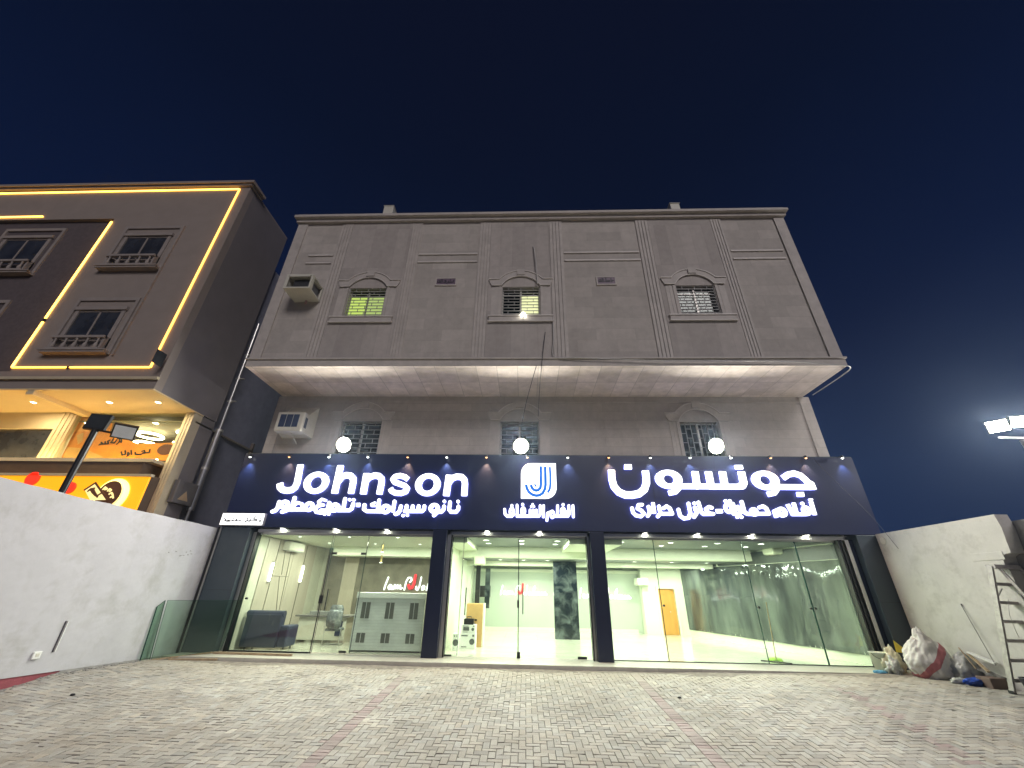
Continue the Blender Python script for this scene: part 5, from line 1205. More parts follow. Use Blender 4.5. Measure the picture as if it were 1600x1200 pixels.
q_ = aty(200, 665, NYG+1.2); area('shop_light', (q_[0], q_[1], zs_n-0.32), 1.2, 90, (1, 0.76, 0.42), nb)
# lit ledge, dark fascia and orange sign box under it
YL1 = NYG-0.45
b = MB(); b.box(-16, YL1, zled-0.10, xr-0.30, NYG+0.3, zled); b.build('lit_ledge', M['cream'], nb)
MB().box(-16, YL1+0.16, zled+0.001, xr-0.34, YL1+0.20, zled+0.03).build('light_strip', M['ledge_led'], nb)
ob_ = aty(215, 750, YL1+0.10)
b = MB(); zf0 = float(aty(100, 741, YL1)[2]); b.box(-16, YL1+0.02, zf0, xr-0.55, NYG+0.3, zled-0.101); b.box(float(aty(232, 745, YL1)[0]), YL1+0.02, 0, xr-0.29, NYG+0.3, zf0); b.build('brown_fascia', pbr('brown_cladding', (0.10, 0.066, 0.045), 0.5), nb)
YO = YL1-0.05; zo1 = float(aty(100, 744, YO)[2]); xo1 = float(aty(226, 762, YO)[0])
sb = thing('orange_sign', 'glowing orange sign box with a round brown badge above the left yard wall', 'sign', (xo1-3, YO, zo1-1.6))
M['orange_lit'] = emit('orange_lit', (1.0, 0.40, 0.008), 0.95, (0.8, 0.35, 0.02)); M['halo_lit'] = emit('halo_lit', (1.0, 0.80, 0.16), 2.2); M['badge_brown'] = pbr('badge_brown', (0.20, 0.085, 0.045), 0.5); M['badge_cream'] = emit('badge_cream', (1.0, 0.80, 0.30), 0.9, (0.8, 0.7, 0.4)); M['red_lit'] = emit('red_lit', (1.0, 0.03, 0.01), 1.3, (0.6, 0.02, 0.02))
MB().box(-16, YO, zo1-1.7, xo1, YL1+0.01, zo1).build('lit_face', M['orange_lit'], sb); MB().box(-16, YO-0.06, zo1, xo1+0.08, YL1+0.02, zo1+0.07).build('top_ledge', M['cream'], sb)
Gd = crop(100, 690, 0.1, YO-0.08)
gl = Glyphs(); gl.ring(Gd(710, 830), 0.46, 0.46, 0, 0); gl.mesh('badge_halo', YO-0.03, YO-0.005, 0.03, M['halo_lit'], M['halo_lit'], sb)
gl = Glyphs(); gl.ring(Gd(700, 820), 0.34, 0.36, 0, 0); gl.mesh('badge', YO-0.09, YO-0.035, 0.02, M['badge_brown'], M['badge_cream'], sb)
gl = Glyphs(); gl.quad(L_(Gd, [(515, 650), (345, 760), (430, 920), (700, 915)])); gl.mesh('badge_card', YO-0.12, YO-0.10, 0.02, M['badge_cream'], M['badge_brown'], sb)
gl = Glyphs(); q = 0.05
for st in ([(400, 780), (440, 745), (500, 735)], [(440, 750), (470, 800), (520, 850)], [(480, 745), (500, 790), (545, 870)], [(560, 840), (600, 815)], [(515, 650), (700, 912)], [(345, 760), (515, 650)]): gl.line(L_(Gd, st), q)
gl.mesh('card_script', YO-0.128, YO-0.122, 0.014, M['badge_brown'], M['badge_brown'], sb)
gl = Glyphs(); q = 0.045
for st in ([(620, 745), (650, 715), (680, 740), (650, 750)], [(690, 770), (720, 740), (745, 760), (720, 780)], [(715, 820), (750, 800), (770, 830)], [(735, 870), (770, 850), (775, 880)]): gl.line(L_(Gd, st), q)
gl.mesh('badge_script', YO-0.098, YO-0.092, 0.014, M['badge_cream'], M['badge_cream'], sb)
for (px, py, r_) in ((108, 762, 0.20), (50, 748, 0.24)):
    q_ = aty(px, py, YO-0.05); MB().cyl((q_[0], YO-0.06, q_[2]), r_*0.8, 0.05, 1, 24).build('red_dot', M['red_lit'], sb, 'red disc on the orange face')
# drain pipe on the side wall near its back corner
dp = thing('drain_pipe', 'tall steel drain pipe in the gap between the two buildings', 'pipe', (NX+0.1, 0.22, 0)); b = MB()
b.tube([(NX+0.10, 0.25, 2.2), (NX+0.10, 0.20, 10.6)], 0.045, 12); b.build('pipe', M['chrome'], dp)
b = MB(); b.tube([(NX+0.10, 0.26, 3.6), (NX+0.10, 0.22, 6.2)], 0.10, 16); b.build('duct', M['chrome'], dp)
b = MB()
for z in (4.9, 6.2, 7.3, 8.2, 9.2): b.tube([(NX+0.10, 0.235, z-0.04), (NX+0.10, 0.235, z+0.04)], 0.115 if z < 6.5 else 0.065, 14); b.box(NX, 0.2, z-0.015, NX+0.3 if z > 6.5 else NX+0.22, 0.26, z+0.015)
b.build('clamp', M['alu'], dp)
a = atx(292, 772, NX+0.1); mb_ = thing('meter_box', 'grey meter box with a pale triangle mark beside the drain pipe', 'meter box', a)
MB().bbox(NX, a[1]-0.5, a[2]-0.33, NX+0.16, a[1]+0.28, a[2]+0.33, 0.02).build('housing', pbr('meter_grey', (0.14, 0.13, 0.13), 0.6), mb_)
MB().add([(NX+0.163, a[1]-0.35, a[2]-0.22), (NX+0.163, a[1]+0.05, a[2]-0.22), (NX+0.163, a[1]-0.12, a[2]+0.06)], [(0, 1, 2)]).build('triangle_mark', pbr('mark_tan', (0.5, 0.36, 0.22), 0.6), mb_)

# ---------------------------------------------------------------- pole lights
xpz = -1.2; pt = atx(152, 672, xpz); pb_ = atx(98, 762, xpz)
pl = thing('floodlight_pole', 'dark pole with two switched off floodlights rising behind the left yard wall', 'light pole', (xpz, pb_[1], 0))
MB().tube([(xpz, pb_[1], -0.4), (xpz, (pt[1]+pb_[1])/2, pt[2])], 0.06, 14).build('pole', M['black'], pl)
top = Vector((xpz, (pt[1]+pb_[1])/2, float(pt[2])))
b = MB(); b.bar(top+Vector((-0.05, 0.0, 0)), top+Vector((0.42, 0.15, -0.05)), 0.05, 0.04); b.build('cross_arm', M['black'], pl)
def head(c, f, wd, hh, face, parent):
    f = Vector(f).normalized(); r = f.cross(Vector((0, 0, 1))).normalized(); u = r.cross(f).normalized(); b = MB(); p = []
    for s3 in (-1, 1):
        for (i, j) in ((-1, -1), (1, -1), (1, 1), (-1, 1)): p.append(c+r*(i*wd/2)+f*(j*0.04)+u*(s3*hh/2))
    b.hexa(p); h_ = b.build('lamp_head', M['black'], parent); b = MB(); p = []
    for s3 in (-1, 1):
        for (i, j) in ((-1, 0.041), (1, 0.041), (1, 0.046), (-1, 0.046)): p.append(c+r*(i*(wd/2-0.03))+f*j+u*(s3*(hh/2-0.03)))
    b.hexa(p); b.build('lamp_face', face, h_)
M['face_off'] = pbr('unlit_lamp_face', (0.04, 0.045, 0.05), 0.2); M['face_pale'] = pbr('pale_lamp_face', (0.7, 0.72, 0.75), 0.4)
head(top+Vector((-0.02, 0.0, 0.17)), (0.3, -1, 0.15), 0.40, 0.38, M['face_off'], pl); head(top+Vector((0.50, 0.18, 0.02)), (0.5, -0.55, -0.55), 0.42, 0.34, M['face_pale'], pl)
qr = aty(1597, 688, -1.0); pr_ = thing('floodlight_pole', 'pole with two blazing floodlights at the right edge behind the right yard wall', 'light pole', (float(qr[0])+0.2, -1.0, 0))
MB().tube([(qr[0]+0.2, -1.0, -0.5), (qr[0]+0.0, -1.0, qr[2]+0.0)], 0.05, 12).build('pole', M['alu'], pr_)
b = MB(); a = aty(1560, 682, -1.0); b.bar((a[0], -1.0, a[2]-0.03), (qr[0]+0.25, -1.0, qr[2]+0.06), 0.05, 0.05); b.build('cross_arm', M['alu'], pr_)
for (px, py, fx) in ((1559, 666, -0.75), (1593, 659, -0.10)):
    q_ = aty(px, py, -1.05); f = Vector((fx, -0.72, -0.30)).normalized()
    head(Vector([float(v) for v in q_])-f*0.05, f, 0.46, 0.36, M['flood'], pr_)
    l = area('pole_light', (q_[0]+f.x*0.05, q_[1]+f.y*0.05, q_[2]+f.z*0.05), 0.38, POLE_P, (1.0, 0.98, 0.92), pr_, f, sy=0.28)

# ---------------------------------------------------------------- inside the office
M['sofa'] = pbr('navy_leatherette', (0.010, 0.016, 0.05), 0.45, var=0.15, scale=2, bump=0.15, bscale=8); M['wrap'] = pbr('plastic_wrapped_fabric', (0.13, 0.14, 0.15), 0.25, var=0.5, scale=9, bump=0.6, bscale=12, dirt=(0.5, 0.52, 0.5), dscale=5, damt=0.7)
t = thing('sofa', 'dark navy sofa seen from behind through the office glass', 'sofa', (1.05, 1.2, 0))
MB().bbox(0.52, 0.72, 0.05, 1.55, 0.98, 0.86, 0.03).build('backrest', M['sofa'], t); b = MB(); b.tube([(0.50, 0.82, 0.86), (1.58, 0.82, 0.86)], 0.085, 14); b.build('top_roll', M['sofa'], t)
MB().bbox(1.55, 0.76, 0.06, 1.80, 1.35, 0.58, 0.04).build('armrest', M['sofa'], t); MB().bbox(0.52, 0.80, 0.06, 0.56, 1.35, 0.58, 0.02).build('armrest', M['sofa'], t); MB().bbox(0.57, 0.98, 0.12, 1.545, 1.35, 0.42, 0.04).build('seat', M['sofa'], t)
for x in (0.6, 1.70): MB().cyl((x, 0.9, 0.0), 0.025, 0.07, 2, 10).build('foot', M['black'], t); MB().cyl((x, 1.28, 0.0), 0.025, 0.07, 2, 10).build('foot', M['black'], t)
t = thing('desk', 'beige office desk with a dark top behind the sofa', 'desk', (2.0, 2.8, 0))
q0 = atz(447, 1002, 0.0); q1 = atz(500, 1004, 0.0); dx0, dx1, dy = 1.20, 2.75, 2.45
MB().bbox(dx0, dy, 0.08, dx1, dy+0.04, 0.70, 0.005).build('front_panel', pbr('desk_beige', (0.50, 0.48, 0.40), 0.5), t); MB().bbox(dx0-0.1, dy-0.1, 0.71, dx1+0.15, dy+0.7, 0.76, 0.006).build('desk_top', pbr('desk_dark', (0.13, 0.12, 0.11), 0.4), t)
MB().bbox(dx0+0.25, dy+0.1, 0.765, dx1-0.35, dy+0.35, 0.86, 0.01).build('pedestal', pbr('desk_grey', (0.2, 0.2, 0.19), 0.5), t); MB().bbox(dx1-0.3, dy-0.03, 0.2, dx1-0.1, dy-0.002, 0.6, 0.005).build('dark_panel', M['sofa'], t); MB().box(dx0, dy+0.04, 0, dx0+0.04, dy+0.6, 0.71).build('side_panel', M['panel'], t); MB().box(dx1-0.04, dy+0.04, 0, dx1, dy+0.6, 0.71).build('side_panel', M['panel'], t)
def chair(x, y, sc2, rz, lab, wheels):
    t = thing('office_chair', lab, 'chair', (x, y, 0), 'office chairs')
    c, s_ = math.cos(rz), math.sin(rz); T_ = lambda p: (x+sc2*(p[0]*c-p[1]*s_), y+sc2*(p[0]*s_+p[1]*c), sc2*p[2])
    def put(b, name, mat): b.v = [T_(v) for v in b.v]; b.build(name, mat, t)
    b = MB(); n = 8; vs = []
    for i in range(n+1):
        u_ = i/n; hw = 0.24*(1-0.5*(2*u_-1)**4*0.6); zz_ = 0.48+0.52*u_; yy_ = -0.20-0.07*math.sin(u_*2.2)
        vs += [(-hw, yy_, zz_), (0, yy_-0.05, zz_), (hw, yy_, zz_), (hw, yy_+0.05, zz_), (0, yy_, zz_), (-hw, yy_+0.05, zz_)]
    fs = [(6*i+j, 6*i+(j+1) % 6, 6*i+6+(j+1) % 6, 6*i+6+j) for i in range(n) for j in range(6)]+[(5, 4, 3, 2, 1, 0), tuple(6*n+j for j in range(6))]
    b.add(vs, fs, True); put(b, 'backrest', M['wrap'])
    put(MB().bbox(-0.25, -0.18, 0.40, 0.25, 0.28, 0.48, 0.03), 'seat', M['wrap'])
    for s3 in (-1, 1):
        b = MB()
        if wheels: b.tube([(s3*0.27, -0.15, 0.44), (s3*0.30, -0.12, 0.62), (s3*0.30, 0.15, 0.64)], 0.018, 8)
        else: b.tube([(s3*0.25, 0.22, 0.02), (s3*0.25, -0.22, 0.02), (s3*0.25, -0.20, 0.42), (s3*0.28, -0.18, 0.64), (s3*0.28, 0.16, 0.64)], 0.014, 8)
        put(b, 'side_frame', M['chrome'])
    if wheels:
        put(MB().cyl((0, 0.02, 0.08), 0.03, 0.33, 2, 10), 'post', M['chrome']); b = MB()
        for k in range(5): a_ = k*2*math.pi/5; b.bar((0, 0.02, 0.09), (0.28*math.cos(a_), 0.02+0.28*math.sin(a_), 0.06), 0.035, 0.03)
        put(b, 'base', M['chrome'])
    else: put(MB().tube([(-0.25, 0.22, 0.02), (0.25, 0.22, 0.02)], 0.014, 8), 'front_bar', M['chrome'])
    return t
chair(2.62, 1.95, 0.95, 0.15, 'chrome framed chair wrapped in clear plastic in front of the desk', False); chair(3.30, 2.5, 0.95, -0.2, 'plastic wrapped chair half hidden by the white cabinet', False); chair(1.75, 3.7, 1.0, math.pi, 'grey swivel chair behind the desk', True)
# white cabinet with slotted vents right behind the glass
t = thing('display_cabinet', 'white boarded cabinet with dark slotted vents standing behind the office glass', 'cabinet', (4.55, 0.85, 0)); cx0, cx1 = 3.62, 5.60
M['cab'] = tiles('cabinet_boards', (0.80, 0.82, 0.80), 2.4, 0.075, mcol=0.86, var=0.02, rough=0.4, samt=0.0, bump=0.5)
MB().box(cx0, 0.75, 0.05, cx1, 1.15, 1.30).build('carcass', M['cab'], t); MB().bbox(cx0-0.02, 0.73, 1.302, cx1+0.02, 1.18, 1.45, 0.01).build('top', M['white'], t); MB().box(cx0+0.02, 0.77, 0, cx1-0.02, 1.1, 0.05).build('plinth', M['black'], t)
for fx in (0.17, 0.52, 0.87):
    for (za, zb2, dx) in ((0.80, 1.20, 0.0), (0.22, 0.45, -0.08)):
        xc = cx0+fx*(cx1-cx0)-0.04+dx*0.3; b = MB()
        for s3 in (-1, 1):
            b.box(xc+s3*0.065-0.055, 0.742, za, xc+s3*0.065+0.055, 0.7485, zb2)
        v = b.build('vent', pbr('vent_dark', (0.13, 0.13, 0.12), 0.6), t) if fx == 0.17 and za > 0.5 else b.build('vent', bpy.data.materials['vent_dark'], t)
t = thing('split_air_conditioner', 'white split air conditioner high on the left office wall', 'air conditioner', (0.6, 2.2, 2.6)); MB().bbox(0.45, 1.75, 2.62, 0.70, 2.75, 2.90, 0.04).build('casing', M['offwhite'], t); MB().box(0.52, 1.80, 2.606, 0.68, 2.70, 2.619).build('outlet_flap', pbr('flap_grey', (0.35, 0.36, 0.33), 0.5), t)

# ---------------------------------------------------------------- inside the hall
def cassette(px0, py0, px1, py1, y, lab, tilt=0.0):
    a = aty(px0, py0, y); c = aty(px1, py1, y); t = thing('split_air_conditioner', lab, 'air conditioner', ((a[0]+c[0])/2, y, c[2]))
    MB().bbox(a[0], y, c[2], c[0], y+0.65, a[2], 0.05).build('casing', M['hall_white'], t); MB().box(a[0]+0.06, y+0.1, c[2]-0.012, c[0]-0.06, y+0.4, c[2]-0.001).build('outlet_flap', M['offwhite'], t)
cassette(1203, 845, 1256, 866, 2.2, 'white ceiling air conditioner nearer the glass at the right of the hall'); cassette(1119, 876, 1154, 889, 5.2, 'white ceiling air conditioner deeper in the hall on the right'); cassette(741, 868, 756, 882, 3.0, 'white air conditioner above the dark strips left in the hall'); cassette(995, 903, 1014, 915, 7.2, 'small pale air conditioner near the inner doorway')
a = aty(748, 915, 7.3); c = aty(766, 933, 7.3); t = thing('monitor', 'square black screen hanging on the back left of the hall', 'monitor', ((a[0]+c[0])/2, 7.3, c[2])); MB().bbox(a[0], 7.3, c[2], c[0], 7.36, a[2], 0.008).build('screen', M['black'], t); MB().box((a[0]+c[0])/2-0.03, 7.36, c[2]+0.1, (a[0]+c[0])/2+0.03, 7.99, c[2]+0.2).build('bracket', M['black'], t)
M['card'] = pbr('cardboard', (0.50, 0.31, 0.12), 0.8, var=0.1, scale=3)
t = thing('cardboard_box', 'tall brown cardboard box with a torn white edge behind the glass doors', 'box', (6.95, 2.5, 0)); MB().bbox(6.60, 2.32, 0.006, 7.12, 2.8, 1.17, 0.01).build('carton', M['card'], t); b = MB(); b.box(7.122, 2.33, 0.01, 7.16, 2.79, 1.18); b.build('torn_flap', M['hall_white'], t)
b = MB()
for (px, py, w2) in ((700+12, 965, .05), (718, 968, .04), (726, 962, .05)): b.box(6.72, 2.312, 0.7, 6.95, 2.318, 0.74); b.box(6.75, 2.312, 0.62, 6.9, 2.318, 0.65)
b.build('printed_marks', M['ink'], t)
def carton(x0, x1, y0, z0, z1, lab, dark):
    t = thing('appliance_box', lab, 'box', ((x0+x1)/2, y0+.2, z0), 'appliance boxes behind the glass doors'); MB().bbox(x0, y0, z0, x1, y0+0.4, z1, 0.006).build('carton', M['white'], t)
    b = MB(); r_ = (z1-z0)*0.2; h = z1-z0
    b.cyl((x1-0.16*(x1-x0)-r_*0.3, y0-0.003, z0+h*0.48), r_, 0.002, 1, 16); b.box(x0+0.04, y0-0.003, z0+h*0.82, x0+0.5*(x1-x0), y0-0.001, z0+h*0.9); b.box(x0+0.05, y0-0.003, z0+h*0.12, x0+0.45*(x1-x0), y0-0.001, z0+h*0.18); b.box(x1-0.2*(x1-x0), y0-0.003, z0+h*0.8, x1-0.08*(x1-x0), y0-0.001, z0+h*0.93)
    if dark: b.box(x0+0.05, y0-0.004, z0+h*0.3, x0+0.55*(x1-x0), y0-0.002, z0+h*0.75)
    b.build('printed_picture', pbr('print_grey', (0.08, 0.09, 0.09), 0.5) if not bpy.data.materials.get('print_grey') else bpy.data.materials['print_grey'], t)
carton(6.52, 6.98, 1.78, 0.006, 0.40, 'white appliance box on the floor, bottom of the small stack', False); carton(6.55, 6.97, 1.80, 0.405, 0.62, 'white appliance box with a dark picture on top of the floor box', True); carton(6.36, 6.50, 1.4, 0.006, 0.42, 'narrow white appliance box beside the left door edge', False)
t = thing('tool_case', 'small black tool case on top of the appliance boxes', 'case', (6.74, 1.95, 0.625)); MB().bbox(6.60, 1.84, 0.622, 6.90, 2.1, 0.78, 0.02).build('case', M['black'], t); MB().tube([(6.68, 1.95, 0.78), (6.69, 1.95, 0.83), (6.81, 1.95, 0.83), (6.82, 1.95, 0.78)], 0.012, 8).build('handle', M['black'], t)
# mop and squeegee by the right hand panes
t = thing('floor_squeegee', 'thin floor squeegee leaning inside the right glass panes', 'squeegee', (15.2, 0.7, 0)); a = aty(1197, 941, 0.55); c = atz(1213, 1031, 0.04)
MB().tube([c, a], 0.012, 8).build('handle', pbr('handle_tan', (0.45, 0.33, 0.2), 0.5), t); p0 = atz(1189, 1032, 0.03); p1 = atz(1238, 1037, 0.03); MB().bar(p0, p1, 0.035, 0.03).build('blade', M['black'], t)
t = thing('cleaning_cloth', 'crumpled lime green cloth beside the floor squeegee', 'cloth', c); b = MB(); bm = bmesh.new(); bmesh.ops.create_icosphere(bm, subdivisions=3, radius=0.14)
for v in bm.verts: k = 0.7+0.5*random.random(); v.co.x *= 1.3*k; v.co.y *= k; v.co.z = abs(v.co.z)*0.5*k
b.add([(v.co.x+c[0]+0.02, v.co.y+c[1]+0.1, v.co.z+0.006) for v in bm.verts], [[v.index for v in f.verts] for f in bm.faces], True); bm.free(); b.build('cloth', pbr('lime', (0.28, 0.5, 0.05), 0.8), t)

# ---------------------------------------------------------------- leaning glass sheets and planks at the left
def sheet(pts, lab):
    t = thing('glass_sheet', lab, 'glass sheet', pts[0], 'spare glass sheets at the left wall'); P4 = [Vector([float(v) for v in p]) for p in pts]
    nrm = (P4[1]-P4[0]).cross(P4[3]-P4[0]).normalized()*0.01; b = MB(); b.add([p for p in P4]+[p+nrm for p in P4], [(0, 1, 2, 3), (7, 6, 5, 4)]); b.build('sheet', M['glass_green'], t)
    b = MB()
    for i in range(4): b.bar(P4[i]+nrm*0.5, P4[(i+1) % 4]+nrm*0.5, 0.006, 0.012 if i != 3 else 0.03, nrm.normalized())
    b.build('edge', M['glass_edge'], t)
sheet([atx(236, 1032, -0.50), aty(345, 1015, -0.10), aty(377, 938, -0.03), atx(262, 938, -0.56)], 'green tinted glass sheet leaning on the left pillar')
sheet([atx(218, 1033, -0.56), atx(233, 1032, -0.57), atx(258, 938, -0.60), atx(245, 948, -0.60)], 'narrow green glass sheet flat against the left yard wall')
def plank(pa, pb2, w2, h2, lab, name='wooden_plank'):
    t = MB().bar(pa, pb2, w2, h2).build(name, M['wood'], None, lab, cat='plank', origin=pa)
M['wood'] = pbr('raw_timber', (0.36, 0.27, 0.17), 0.8, var=0.25, scale=6, stretch=(1, 6, 1))
plank((-0.45, -0.95, -0.04), (0.42, -0.12, 0.03), 0.05, 0.03, 'pale plank under the leaning glass sheet'); plank((-0.15, -0.80, -0.05), (0.95, -0.66, -0.04), 0.05, 0.04, 'dark edged plank lying below the step at the left'); plank((0.45, -0.12, 0.025), (2.55, -0.20, 0.025), 0.06, 0.045, 'long plank lying on the step below the sofa')

# ---------------------------------------------------------------- rubbish by the right wall
def lump(name, lab, cat, c, size, mat, seed, folds=0.25, tip=0.0, group=None, flat=True, parent=None, sub=4):
    rg = random.Random(seed); bm = bmesh.new(); bmesh.ops.create_icosphere(bm, subdivisions=sub, radius=1)
    from mathutils import noise as N_
    for v in bm.verts:
        d = v.co.normalized(); n1_ = N_.noise(d*2.0+Vector((seed, 0, 0))); n2_ = N_.noise(d*5.5+Vector((0, seed, 0))); n3_ = abs(N_.noise(d*9+Vector((0, 0, seed))))
        k = 1+folds*n1_+folds*0.6*n2_-folds*0.5*n3_; p = d*k
        if tip and d.z > 0: s3 = 1-tip*d.z**1.3; p.x *= s3; p.y *= s3; p.z *= 1+0.25*tip
        if p.z < -0.62: p.z = -0.62
        v.co = Vector((p.x*size[0], p.y*size[1], (p.z+0.62)*size[2]/1.62))
    b = MB().add([v.co+Vector([float(k_) for k_ in c]) for v in bm.verts], [[v.index for v in f.verts] for f in bm.faces], True); bm.free()
    return b.build(name, mat, parent, lab if parent is None else None, cat=cat if parent is None else None, group=group, origin=c)
M['woven'] = pbr('woven_white_sack', (0.62, 0.60, 0.57), 0.7, var=0.06, scale=4, bump=0.5, bscale=14, dirt=(0.4, 0.37, 0.33), damt=0.4)
def sackmat():
    mt = M['woven'].copy(); t = mt.node_tree; b = t.nodes['Principled BSDF']; link = b.inputs['Base Color'].links[0].from_socket
    tcn = t.nodes.new('ShaderNodeTexCoord'); dv = t.nodes.new('ShaderNodeVectorMath'); dv.operation = 'DOT_PRODUCT'; dv.inputs[1].default_value = (1.0, -0.25, -1.1)
    nn = t.nodes.new('ShaderNodeTexNoise'); nn.inputs['Scale'].default_value = 3; ad = t.nodes.new('ShaderNodeMath'); ad.operation = 'MULTIPLY_ADD'; ad.inputs[1].default_value = 0.10
    r = t.nodes.new('ShaderNodeValToRGB'); r.color_ramp.interpolation = 'CONSTANT'; e_ = r.color_ramp.elements; e_[0].position = 0; e_[0].color = (0, 0, 0, 1); e_[1].position = 0.39; e_[1].color = (1, 1, 1, 1); k = e_.new(0.59); k.color = (0, 0, 0, 1)
    of = t.nodes.new('ShaderNodeMath'); of.operation = 'ADD'; of.inputs[1].default_value = 0.80
    mm = t.nodes.new('ShaderNodeMix'); mm.data_type = 'RGBA'; mm.inputs[7].default_value = (0.46, 0.16, 0.17, 1)
    t.links.new(tcn.outputs['Object'], dv.inputs[0]); t.links.new(tcn.outputs['Object'], nn.inputs['Vector']); t.links.new(nn.outputs['Fac'], ad.inputs[0]); t.links.new(dv.outputs['Value'], ad.inputs[2]); t.links.new(ad.outputs[0], of.inputs[0]); t.links.new(of.outputs[0], r.inputs[0])
    t.links.new(r.outputs[0], mm.inputs[0]); t.links.new(link, mm.inputs[6]); t.links.new(mm.outputs[2], b.inputs['Base Color']); return mt
def on_g(px, py, it=6):
    z = -0.1
    for _ in range(it): p = atz(px, py, z); z = zg(float(p[1]), float(p[0]))
    return [float(v) for v in p[:2]]+[z]
c = on_g(1452, 1063); c = [float(k_) for k_ in aty(1461, 1058, c[1]+0.3)[:2]]+[c[2]]; sk = lump('woven_sack', 'full white woven sack with a broad pink stripe against the right wall', 'sack', (c[0]-0.0, c[1], c[2]), (0.50, 0.34, 0.86), sackmat(), 3, 0.16, 0.72, sub=5)
lump('sack_neck', None, None, (sk.location.x-0.04, sk.location.y, sk.location.z+0.74), (0.09, 0.08, 0.20), M['woven'], 5, 0.4, 0.3, parent=sk, sub=3); 
c = on_g(1388, 1050); t = thing('bucket', 'white plastic bucket with rubbish beside the right pillar', 'bucket', (c[0], c[1]+0.15, c[2])); cb_ = (c[0], c[1]+0.15, c[2])
MB().lathe(cb_, [(0.0, 0.004), (0.135, 0.004), (0.175, 0.36), (0.185, 0.36), (0.185, 0.38), (0.165, 0.38), (0.125, 0.02), (0.0, 0.02)], 28).build('pail', pbr('bucket_white', (0.62, 0.66, 0.58), 0.4), t); MB().tube([(cb_[0]+0.18*math.cos(a_), cb_[1]-0.05-0.1*math.sin(a_), cb_[2]+0.36-0.12*math.sin(a_)) for a_ in np.linspace(0, math.pi, 12)], 0.006, 6).build('handle', M['black'], t)
M['plastic_clear'] = pbr('cloudy_plastic', (0.42, 0.43, 0.40), 0.25, var=0.35, scale=9, bump=0.9, bscale=9, dirt=(0.66, 0.66, 0.62), dscale=4, damt=0.8)
M['plastic_yel'] = pbr('cream_plastic', (0.56, 0.53, 0.38), 0.3, var=0.3, scale=7, bump=0.9, bscale=8)
c = on_g(1408, 1052); lump('plastic_bag', 'cream plastic bag stuffed beside the white bucket', 'bag', (c[0]+0.02, c[1]+0.18, c[2]), (0.24, 0.20, 0.46), M['plastic_yel'], 11, 0.35, 0.3, 'bags and rubbish at the right wall')
c = on_g(1400, 1053); lump('plastic_bag', 'clear plastic bag with yellow scraps in front of the bucket', 'bag', (c[0], c[1]-0.02, c[2]), (0.16, 0.13, 0.30), M['plastic_clear'], 12, 0.5, 0.2, 'bags and rubbish at the right wall')
q_ = aty(1405, 1010, cb_[1]-0.05); MB().add([(q_[0]-0.12, q_[1], q_[2]-0.12), (q_[0]+0.05, q_[1]-0.05, q_[2]-0.13), (q_[0]+0.10, q_[1]+0.03, q_[2]-0.02), (q_[0]-0.08, q_[1]+0.02, q_[2]+0.13), (q_[0]-0.02, q_[1]+0.1, q_[2]-0.10)], [(0, 1, 3), (1, 2, 3), (2, 4, 3), (4, 0, 3), (0, 4, 2, 1)]).build('yellow_wrapper', pbr('yellow_film', (0.70, 0.55, 0.04), 0.35), None, 'bright yellow wrapper poking up between bucket and cream bag', cat='wrapper', origin=q_)
c = on_g(1379, 1052); lump('blue_rag', 'small light blue rag at the foot of the bucket', 'rag', (c[0]-0.05, c[1]-0.02, c[2]), (0.17, 0.08, 0.06), pbr('rag_blue', (0.10, 0.33, 0.52), 0.7, var=0.3), 14, 0.4, 0, 'bags and rubbish at the right wall', sub=3)
c = on_g(1522, 1064); lump('plastic_bag', 'large cloudy plastic bag of rubble right of the woven sack', 'bag', (c[0]-0.04, c[1]-0.02, c[2]), (0.36, 0.22, 0.50), M['plastic_clear'], 21, 0.35, 0.25, 'bags and rubbish at the right wall')
c = on_g(1540, 1073); lump('plastic_bag', 'flat bright blue plastic bag on the pavers near the ladder', 'bag', (c[0]-0.02, c[1]+0.05, c[2]), (0.30, 0.10, 0.14), pbr('blue_bag', (0.015, 0.07, 0.42), 0.3, var=0.5, scale=8, bump=0.8, bscale=10), 31, 0.45, 0, 'bags and rubbish at the right wall')
c = on_g(1478, 1062); lump('plastic_bag', 'black plastic bag spilling between the sack and the cloudy bag', 'bag', (c[0]+0.08, c[1]+0.08, c[2]), (0.26, 0.10, 0.12), pbr('black_bag', (0.012, 0.013, 0.02), 0.25, bump=0.8, bscale=12), 41, 0.5, 0, 'bags and rubbish at the right wall'); c = on_g(1492, 1055); lump('plastic_bag', 'small mid blue bag behind the black plastic bag', 'bag', (c[0], c[1]+0.25, c[2]), (0.13, 0.10, 0.28), pbr('mid_blue_bag', (0.05, 0.14, 0.38), 0.4, var=0.4, scale=9), 43, 0.4, 0, 'bags and rubbish at the right wall')
c = on_g(1500, 1068); lump('plastic_scrap', 'crumpled pale plastic scrap in front of the cloudy bag', 'scrap', (c[0], c[1], c[2]), (0.16, 0.08, 0.10), M['plastic_clear'], 61, 0.5, 0, 'bags and rubbish at the right wall', sub=3)
c = on_g(1552, 1068); lump('plastic_scrap', 'small pale plastic scrap on top of the blue bag heap', 'scrap', (c[0], c[1]+0.1, c[2]+0.05), (0.12, 0.09, 0.22), M['woven'], 63, 0.5, 0.3, 'bags and rubbish at the right wall', sub=3)
def stick(pa, pb2, r_, mat, name, lab, cat): MB().tube([pa, pb2], r_, 8).build(name, mat, None, lab, cat=cat, origin=pa)
g0 = on_g(1536, 1052); a = atx(1502, 944, 18.22)
stick((g0[0], g0[1]-0.05, g0[2]+0.12), a, 0.012, M['dark_cable'], 'metal_rod', 'dark thin rod leaning steeply on the right wall', 'rod')
